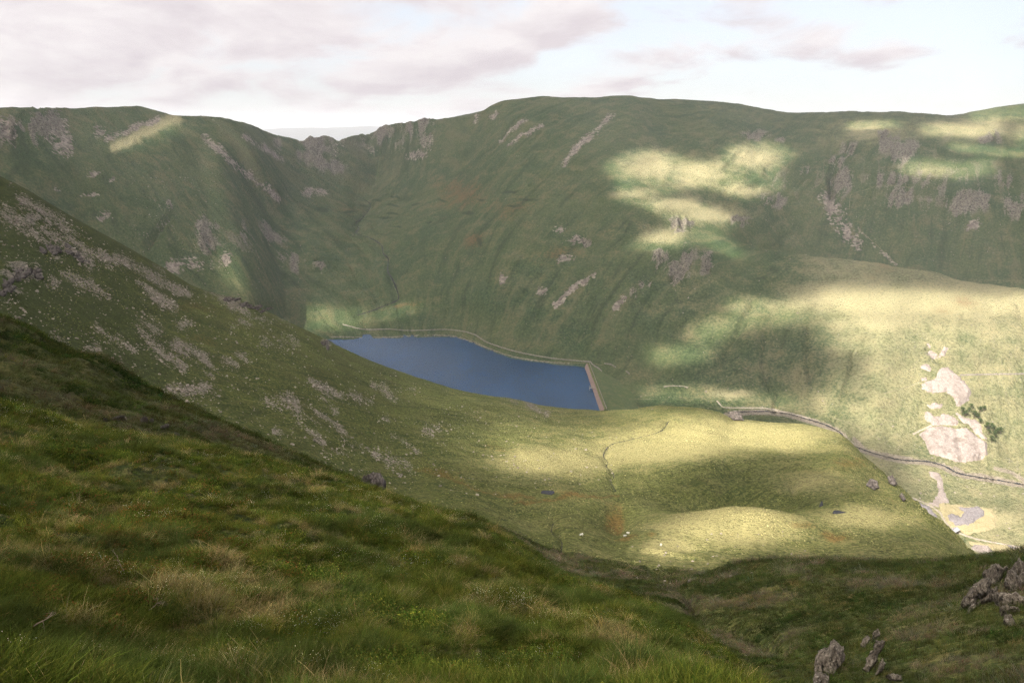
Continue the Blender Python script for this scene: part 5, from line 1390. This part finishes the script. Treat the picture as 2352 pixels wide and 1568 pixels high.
for sx in (-1, 1):
    bm = bmesh.new(); a = [bm.verts.new((sx * 3.6 , y, z)) for y, z in ((-2.5, 3.0), (2.5, 3.0), (0, 4.6))]; b = [bm.verts.new((sx * 4.0, y, z)) for y, z in ((-2.5, 3.0), (2.5, 3.0), (0, 4.6))]
    bm.faces.new(a); bm.faces.new(b[::-1])
    for k in range(3): bm.faces.new((a[k], b[k], b[(k + 1) % 3], a[(k + 1) % 3]))
    bmesh.ops.recalc_face_normals(bm, faces=bm.faces[:])
    me = bpy.data.meshes.new('gable'); bm.to_mesh(me); bm.free(); link('gable', me, hut, M_WALLSTONE)
box('chimney', roof_o, (-3.0, 0, 5.0), (.9, .9, 1.6), M_TRACK)
box('door', hut, (1.0, -2.68, 1.1), (1.1, .12, 2.1), M_DARKWOOD)
box('window', hut, (-1.6, -2.68, 1.7), (.9, .12, .9), M_DARKWOOD)
box('lean_to', hut, (5.6, .3, .9), (3.0, 3.6, 2.4), M_WALLSTONE)
g = ground(np.array([Z2((900,1075))[0][0]]), np.array([Z2((900,1075))[0][1]]), 420)[0]
box('retaining_wall', None, tuple(g + np.array([0, 0, .6])), (7, 1.0, 2.4), M_WALLSTONE, .4)
tag(bpy.data.objects['retaining_wall'], 'short dark retaining wall at the left of the stone hut', 'wall')
cr = np.array(Z2((1255,1370),(1300,1322),(1500,1335),(1590,1440),(1420,1450)))
R_ = ground(cr[:, 0], cr[:, 1], 420); gc = R_.mean(axis=0)
ruin = empty('ruined_building', tuple(gc)); tag(ruin, 'roofless ruin with pale rubble floor at the lower right of the valley', 'ruin')
bm = bmesh.new(); bm.faces.new([bm.verts.new(tuple(p - gc + np.array([0, 0, .9]))) for p in R_]); bmesh.ops.recalc_face_normals(bm, faces=bm.faces[:])
if bm.faces[:][0].normal.z < 0: bmesh.ops.reverse_faces(bm, faces=bm.faces[:])
me = bpy.data.meshes.new('rubble_floor'); bm.to_mesh(me); bm.free(); link('rubble_floor', me, ruin, M_SPOIL)
for k in range(5):
    a, b = R_[k] - gc, R_[(k + 1) % 5] - gc
    mid = (a + b) / 2; L = np.linalg.norm((b - a)[:2])
    box('wall', ruin, (mid[0], mid[1], mid[2] + .4), (L + .3, .8, 3.0 if k in (2, 3) else 2.0), M_WALLSTONE, math.atan2((b - a)[1], (b - a)[0]))
for q in (.33, .66):
    a = R_[0] * (1 - q) + R_[4] * q - gc; b = R_[1] * (1 - q) + R_[2] * q - gc
    mid = (a + b) / 2
    box('partition', ruin, (mid[0], mid[1], mid[2] + .5), (np.linalg.norm((b - a)[:2]), .5, 1.8), M_SPOIL, math.atan2((b - a)[1], (b - a)[0]))

# ------------------------------------------------------------------ sheep on the sunlit rise
M_WOOL = stone_mat('wool', (.55, .53, .48), (.66, .64, .58), 14.0, dirt=(.45, .42, .36), bump=.3)
M_FACE = stone_mat('sheep_face', (.04, .035, .03), (.07, .06, .055), 10.0)
def sheep(u, v, rz, label):
    g = ground(np.array([u]), np.array([v]), 120)[0]
    me = bpy.data.meshes.new('body')
    pts = [(-.42, 0, .55), (-.15, 0, .60), (.2, 0, .60), (.42, 0, .62), (.56, 0, .52), (.70, 0, .40)]
    legs = [(-.34, .13), (-.34, -.13), (.34, .12), (.34, -.12)]
    V = list(pts); E = [(k, k + 1) for k in range(5)]; Rd = [.20, .27, .27, .22, .13, .08]
    for (x, y) in legs:
        b = len(V); V += [(x, y, .36), (x + (.03 if x < 0 else -.02), y, .18), (x, y, .02)]; E += [(0 if x < 0 else 3, b), (b, b + 1), (b + 1, b + 2)]; Rd += [.10, .05, .045]
    me.from_pydata(V, E, [])
    o = link('sheep', me, None, M_WOOL, tuple(g + np.array([0, 0, .04])))
    md = o.modifiers.new('skin', 'SKIN')
    for k, sv in enumerate(me.skin_vertices[0].data): sv.radius = (Rd[k], Rd[k]); sv.use_root = (k == 1)
    sb = o.modifiers.new('sub', 'SUBSURF'); sb.levels = 1; sb.render_levels = 1
    o.rotation_euler = (0, 0, rz); o.scale = (1.05,) * 3
    bm = bmesh.new(); bmesh.ops.create_icosphere(bm, subdivisions=2, radius=1.0)
    for w in bm.verts: w.co = Vector((w.co.x * .15 + .74, w.co.y * .075, w.co.z * .08 + .36))
    m2 = bpy.data.meshes.new('head'); bm.to_mesh(m2); bm.free(); link('head', m2, o, M_FACE)
    for s in (-1, 1):
        bm = bmesh.new(); bmesh.ops.create_icosphere(bm, subdivisions=1, radius=1.0)
        for w in bm.verts: w.co = Vector((w.co.x * .03 + .66, w.co.y * .08 + s * .12, w.co.z * .025 + .44))
        m3 = bpy.data.meshes.new('ear'); bm.to_mesh(m3); bm.free(); link('ear', m3, o, M_FACE)
    tag(o, label, 'sheep', 'sheep grazing on the rise')
for (u, v), rz, lab in zip(Z6((590,519),(627,487),(1005,622),(92,508)), (.3, 2.6, 1.2, 3.5), ('white sheep grazing, lower one of the pair by the brown patch', 'white sheep grazing, upper one of the pair by the brown patch', 'white sheep grazing alone, rightmost of the four on the rise', 'white sheep grazing alone, leftmost of the four on the rise')):
    sheep(u, v, rz, lab)

# ------------------------------------------------------------------ grass, bilberry and flowers of the near slopes
def plant_mat(name, trans=.35):
    T = NT(name)
    c = T.attr('tone').outputs['Color']; ti = T.attr('tint', 'INSTANCER').outputs['Color']
    col = T.mix(1.0, c, ti, 'MULTIPLY')
    d = T.new('ShaderNodeBsdfDiffuse'); T.put(d.inputs[0], col)
    t = T.new('ShaderNodeBsdfTranslucent'); T.put(t.inputs[0], col)
    m = T.new('ShaderNodeMixShader'); m.inputs[0].default_value = trans
    T.l.new(d.outputs[0], m.inputs[1]); T.l.new(t.outputs[0], m.inputs[2])
    T.l.new(m.outputs[0], T.out.inputs['Surface'])
    return T.m
M_BLADE = plant_mat('grass_blade')
def blades_mesh(name, seed, n, hmin, hmax, width, spread, droop, c0, c1, wind=.35, segs=3):
    rg = np.random.default_rng(seed); V, F, C = [], [], []
    for _ in range(n):
        a = rg.uniform(0, 6.283); rad = spread * math.sqrt(rg.random())
        x, y = rad * math.cos(a), rad * math.sin(a)
        h = rg.uniform(hmin, hmax); lean = rg.uniform(.1, .9) * droop
        la = a + rg.normal() * .7
        dx, dy = math.cos(la) * lean + wind * rg.uniform(.5, 1.3), math.sin(la) * lean - .1 * wind
        px, py = -math.sin(la + rg.normal() * .8), math.cos(la + rg.normal() * .8)
        q = rg.random(); col = tuple(c0[k] * (1 - q) + c1[k] * q for k in range(3)); w0 = width * rg.uniform(.6, 1.2)
        b = len(V)
        for s in range(segs + 1):
            t = s / segs
            z = h * (t - .38 * min(1.0, math.hypot(dx, dy)) * t * t)
            ox, oy = dx * h * t ** 1.8, dy * h * t ** 1.8
            w = w0 * (1 - t) ** .7 * .5 + .0006
            V += [(x + ox - px * w, y + oy - py * w, z - .02), (x + ox + px * w, y + oy + py * w, z - .02)]
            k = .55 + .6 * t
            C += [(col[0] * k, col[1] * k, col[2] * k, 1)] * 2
        for s in range(segs): F.append((b + 2 * s, b + 2 * s + 1, b + 2 * s + 3, b + 2 * s + 2))
    me = mesh_np(name, V, F); vcol(me, 'tone', C); me.materials.append(M_BLADE)
    return me
def bilberry_mesh(name, seed, n, c0, c1, tip):
    rg = np.random.default_rng(seed); V, F, C = [], [], []
    for _ in range(n):
        a = rg.uniform(0, 6.283); R = .13 * math.sqrt(rg.random()); h = rg.uniform(.07, .19)
        bx, by = R * math.cos(a), R * math.sin(a); lx, ly = rg.normal() * .03 + .02, rg.normal() * .03
        for j in range(9):
            t = (j + 1) / 9; p = np.array([bx + lx * t, by + ly * t, h * t])
            d = np.array([rg.normal(), rg.normal(), .5 + rg.random() * .6]); d /= np.linalg.norm(d)
            e = np.cross(d, rg.normal(size=3)); e /= np.linalg.norm(e); L = rg.uniform(.010, .019)
            q = rg.random(); col = np.array(c0) * (1 - q) + np.array(c1) * q
            if t > .7 and rg.random() < .6: col = np.array(tip) * rg.uniform(.7, 1.2)
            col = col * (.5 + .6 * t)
            b = len(V)
            V += [tuple(p), tuple(p + d * L + e * L * .55), tuple(p + d * L * 2), tuple(p + d * L - e * L * .55)]
            C += [(*col, 1)] * 4; F.append((b, b + 1, b + 2, b + 3))
    me = mesh_np(name, V, F, False); vcol(me, 'tone', C); me.materials.append(M_BLADE)
    return me
def flower_mesh(name, seed, n):
    rg = np.random.default_rng(seed); V, F, C = [], [], []
    for _ in range(n):
        x, y, h = rg.normal() * .07, rg.normal() * .07, rg.uniform(.10, .2); s = rg.uniform(.0035, .006)
        for (dx, dy) in ((1, 0), (0, 1)):
            b = len(V); V += [(x - dx * s, y - dy * s, h), (x, y, h - s * .4), (x + dx * s, y + dy * s, h), (x, y, h + s)]
            F.append((b, b + 1, b + 2, b + 3)); C += [(.75, .73, .68, 1)] * 4
        b = len(V); V += [(x - .0012, y, 0), (x + .0012, y, 0), (x + .0008, y, h), (x - .0008, y, h)]; F.append((b, b + 1, b + 2, b + 3)); C += [(.05, .075, .025, 1)] * 4
    me = mesh_np(name, V, F, False); vcol(me, 'tone', C); me.materials.append(M_BLADE)
    return me
G1, G2, G3, G4, ST, SB = (.030, .054, .010), (.105, .125, .026), (.165, .152, .040), (.085, .105, .035), (.30, .24, .13), (.16, .12, .06)
GR = [blades_mesh('green_tuft', 10 + k, 46, .10, .30, .0052, .13, .75, G1, G2) for k in range(4)] + \
     [blades_mesh('long_tuft', 20 + k, 44, .16, .40, .0046, .12, .85, G1, G4, .5, 4) for k in range(3)] + \
     [blades_mesh('olive_tuft', 30 + k, 46, .09, .24, .005, .13, .8, G2, G3) for k in range(3)] + \
     [blades_mesh('straw_tuft', 40 + k, 40, .12, .34, .0042, .12, 1.0, ST, SB, .4, 4) for k in range(3)] + \
     [blades_mesh('mixed_tuft', 50 + k, 46, .10, .32, .0046, .14, .9, G1, ST, .45, 4) for k in range(3)] + \
     [bilberry_mesh('bilberry_green', 60 + k, 26, (.025, .05, .010), (.06, .10, .018), (.10, .108, .024)) for k in range(2)] + \
     [bilberry_mesh('bilberry_red', 70 + k, 26, (.035, .06, .014), (.08, .09, .02), (.15, .072, .03)) for k in range(2)] + \
     [flower_mesh('bedstraw', 80 + k, 14) for k in range(2)] + \
     [blades_mesh('seed_heads', 90, 5, .28, .42, .0036, .06, .35, (.26, .17, .09), ST, .25, 3)]
I_GREEN, I_LONG, I_OLIVE, I_STRAW, I_MIX, I_BG, I_BR, I_FL, I_SEED = (0, 4), (4, 7), (7, 10), (10, 13), (13, 16), (16, 18), (18, 20), (20, 22), (22, 23)
LIB_GRASS = library('tuft_kind', GR)
def place(name, x, y, kinds, scale, tint, label, sink=0.0, tilt=.6):
    n = len(x)
    z = height(x, y); N = normal(x, y, np.maximum(.3, np.hypot(x, y) * .01))
    rot = np.zeros((n, 3))
    # lean half way to the slope's normal; turn about the upright axis only a little so that all blades keep the wind's direction
    rot[:, 0] = -np.arctan2(N[:, 1], N[:, 2]) * tilt
    rot[:, 1] = np.arctan2(N[:, 0], N[:, 2]) * tilt
    rot[:, 2] = np.where(RNG.random(n) < .45, RNG.uniform(-3.14, 3.14, n), RNG.normal(0, .7, n))
    scatter(name, np.stack([x, y, z - sink], 1), rot, scale, kinds, LIB_GRASS, np.concatenate([tint, np.ones((n, 1))], 1), label)
def pick(rg_, n): return RNG.integers(rg_[0], rg_[1], n)
def polar(n, r0, r1, a0, a1, fall, power=2.0):
    """random ground points, dense near the viewer"""
    r = np.linspace(r0, r1, 400); w = r / (1 + (r / fall) ** power); c = np.cumsum(w); c /= c[-1]
    rr = np.interp(RNG.random(n), c, r); aa = RNG.uniform(a0, a1, n)
    return rr * np.sin(aa), rr * np.cos(aa), rr, aa
def cover_kinds(x, y, n):
    """which plant grows where: drifts of bilberry, straw and long grass"""
    a = fbm(x / 1.1, y / 1.1, 3, 301); b = fbm(x / .42, y / .42, 3, 302) * .9 + .2 * fbm(x / 2.0, y / 2.0, 2, 322); c = fbm(x / 1.3, y / 1.3, 3, 303); q = RNG.random(n)
    k = pick(I_GREEN, n)
    k = np.where(q < .30, pick(I_OLIVE, n), k)
    k = np.where(a + .35 * q > .36, pick(I_LONG, n), k)
    k = np.where(b + .5 * q > .60, pick(I_MIX, n), k)
    k = np.where((b > .38) & (q > .74), pick(I_STRAW, n), k)
    bil = c + .25 * b
    k = np.where((bil < -.16) & (q < .75), pick(I_BG, n), k)
    u, v = project(x, y, height(x, y))
    red = np.exp(-((u - 260) / 330) ** 2 - ((v - 1250) / 170) ** 2) + .25 * np.clip(-c, 0, 1)
    k = np.where((RNG.random(n) < red * .2) & (b < .25), pick(I_BR, n), k)
    k = np.where((fbm(x / 1.6, y / 1.6, 2, 304) > .22) & (RNG.random(n) < .10), pick(I_FL, n), k)
    k = np.where(RNG.random(n) < .004, pick(I_SEED, n), k)
    return k
A40, = [math.radians(47)]
x, y, r, a = polar(72000, 1.6, 33, -A40, A40, 5.0)
lim = np.interp(a, az_view, KR[3][:NC_V + 1]) * 1.16
kk = (r < lim) & (a < ray(1800., 1600.)[0]); x, y, r = x[kk], y[kk], r[kk]; n = len(x)
hum = .75 + .6 * fbm(x / .5, y / .5, 2, 305) + .25 * fbm(x / 2.5, y / 2.5, 2, 306)
s = np.clip(hum, .35, 1.3) * (.50 + r / 55)
drift = 1 + .55 * fbm(x / .9, y / .9, 3, 307)
bri = RNG.lognormal(0, .28, n)
tint = np.array([[1.06, 1.02, .90]]) * np.stack([bri * drift * RNG.uniform(.85, 1.15, n), bri * drift * RNG.uniform(.9, 1.1, n), bri * drift * RNG.uniform(.75, 1.15, n)], 1)
print('foreground tufts', n)
place('foreground_grass', x, y, cover_kinds(x, y, n), np.stack([s * (1 + r / 60), s * (1 + r / 60), s * RNG.uniform(.8, 1.15, n)], 1), tint, 'windblown hill grass with bilberry and bedstraw on the near slope')
# hummock, gully and shoulder: shorter, clumped turf
x, y, r, a = polar(52000, 33, 165, -A40, A40, 60, 1.6)
lo = np.interp(a, az_view, KR[3][:NC_V + 1]); hi = np.where(a < ray(900., 1130.)[0], np.interp(a, az_view, KR[5][:NC_V + 1]) * 1.1, np.interp(a, az_view, KR[7][:NC_V + 1]) * 1.06)
kk = (r > lo) & (r < hi); x, y, r, a = x[kk], y[kk], r[kk], a[kk]; n = len(x)
x2, y2, r2, a2 = polar(16000, 9, 36, math.radians(8), A40, 30, 1.0)
kk = r2 > np.interp(a2, az_view, KR[3][:NC_V + 1]); x, y, r, a = [np.concatenate(q) for q in ((x, x2[kk]), (y, y2[kk]), (r, r2[kk]), (a, a2[kk]))]; n = len(x)
left = a < ray(900., 1130.)[0]
b = fbm(x / 6, y / 6, 3, 311); q = RNG.random(n)
k = np.where(q < .5, pick(I_OLIVE, n), pick(I_GREEN, n)); k = np.where((b > .25) & (q > .45), pick(I_STRAW, n), k); k = np.where((b > .1) & (q < .25), pick(I_MIX, n), k); k = np.where((b < -.25) & (q < .5), pick(I_BG, n), k)
s = (1.0 + r / 42) * RNG.uniform(.7, 1.25, n)
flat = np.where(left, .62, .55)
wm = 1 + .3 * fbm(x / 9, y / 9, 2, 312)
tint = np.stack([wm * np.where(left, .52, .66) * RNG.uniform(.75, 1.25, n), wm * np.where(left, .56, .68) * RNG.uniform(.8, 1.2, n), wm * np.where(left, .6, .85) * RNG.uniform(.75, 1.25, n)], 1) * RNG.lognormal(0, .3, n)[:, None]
print('slope tufts', n)
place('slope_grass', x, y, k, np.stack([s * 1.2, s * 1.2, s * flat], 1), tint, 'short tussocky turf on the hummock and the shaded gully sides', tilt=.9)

# a few dead heather twigs lying in the foreground
M_TWIG = stone_mat('dead_twig', (.15, .11, .08), (.24, .18, .14), 20.0, dirt=(.12, .09, .07))
def twig(u, v, L, rz, label, seed):
    g = ground(np.array([u]), np.array([v]), 1.5)[0]; rg = np.random.default_rng(seed)
    V, F = [], []
    def arm(p, d, l, r0, depth):
        pts = [np.array(p)]; d = np.array(d, float)
        for k in range(5):
            d = d + rg.normal(size=3) * .22; d /= np.linalg.norm(d); pts.append(pts[-1] + d * l / 5)
        b = len(V)
        for k, q in enumerate(pts):
            rr = r0 * (1 - .75 * k / 5)
            for j in range(5): V.append(tuple(q + rr * np.array([math.cos(j * 1.2566) , math.sin(j * 1.2566) * .6, math.sin(j * 1.2566)])))
        for k in range(5):
            for j in range(5): F.append((b + k * 5 + j, b + k * 5 + (j + 1) % 5, b + (k + 1) * 5 + (j + 1) % 5, b + (k + 1) * 5 + j))
        if depth:
            for k in (2, 3, 4): arm(pts[k], d + rg.normal(size=3) * .8, l * .55, r0 * .5, depth - 1)
    arm((0, 0, 0), (math.cos(rz), math.sin(rz), .55), L, .0045, 2)
    o = link('dead_twig', mesh_np('dead_twig', V, F), None, M_TWIG, tuple(g + np.array([0, 0, .10])))
    tag(o, label, 'twig')
twig(288, 1330, .20, 2.2, 'bleached forked twig sticking out of a dark hollow in the left foreground', 5)
twig(345, 1425, .14, 1.0, 'small curled dead twig below the forked one in the foreground', 6)
twig(85, 1470, .12, .4, 'pale dead sprig near the lower left corner', 7)
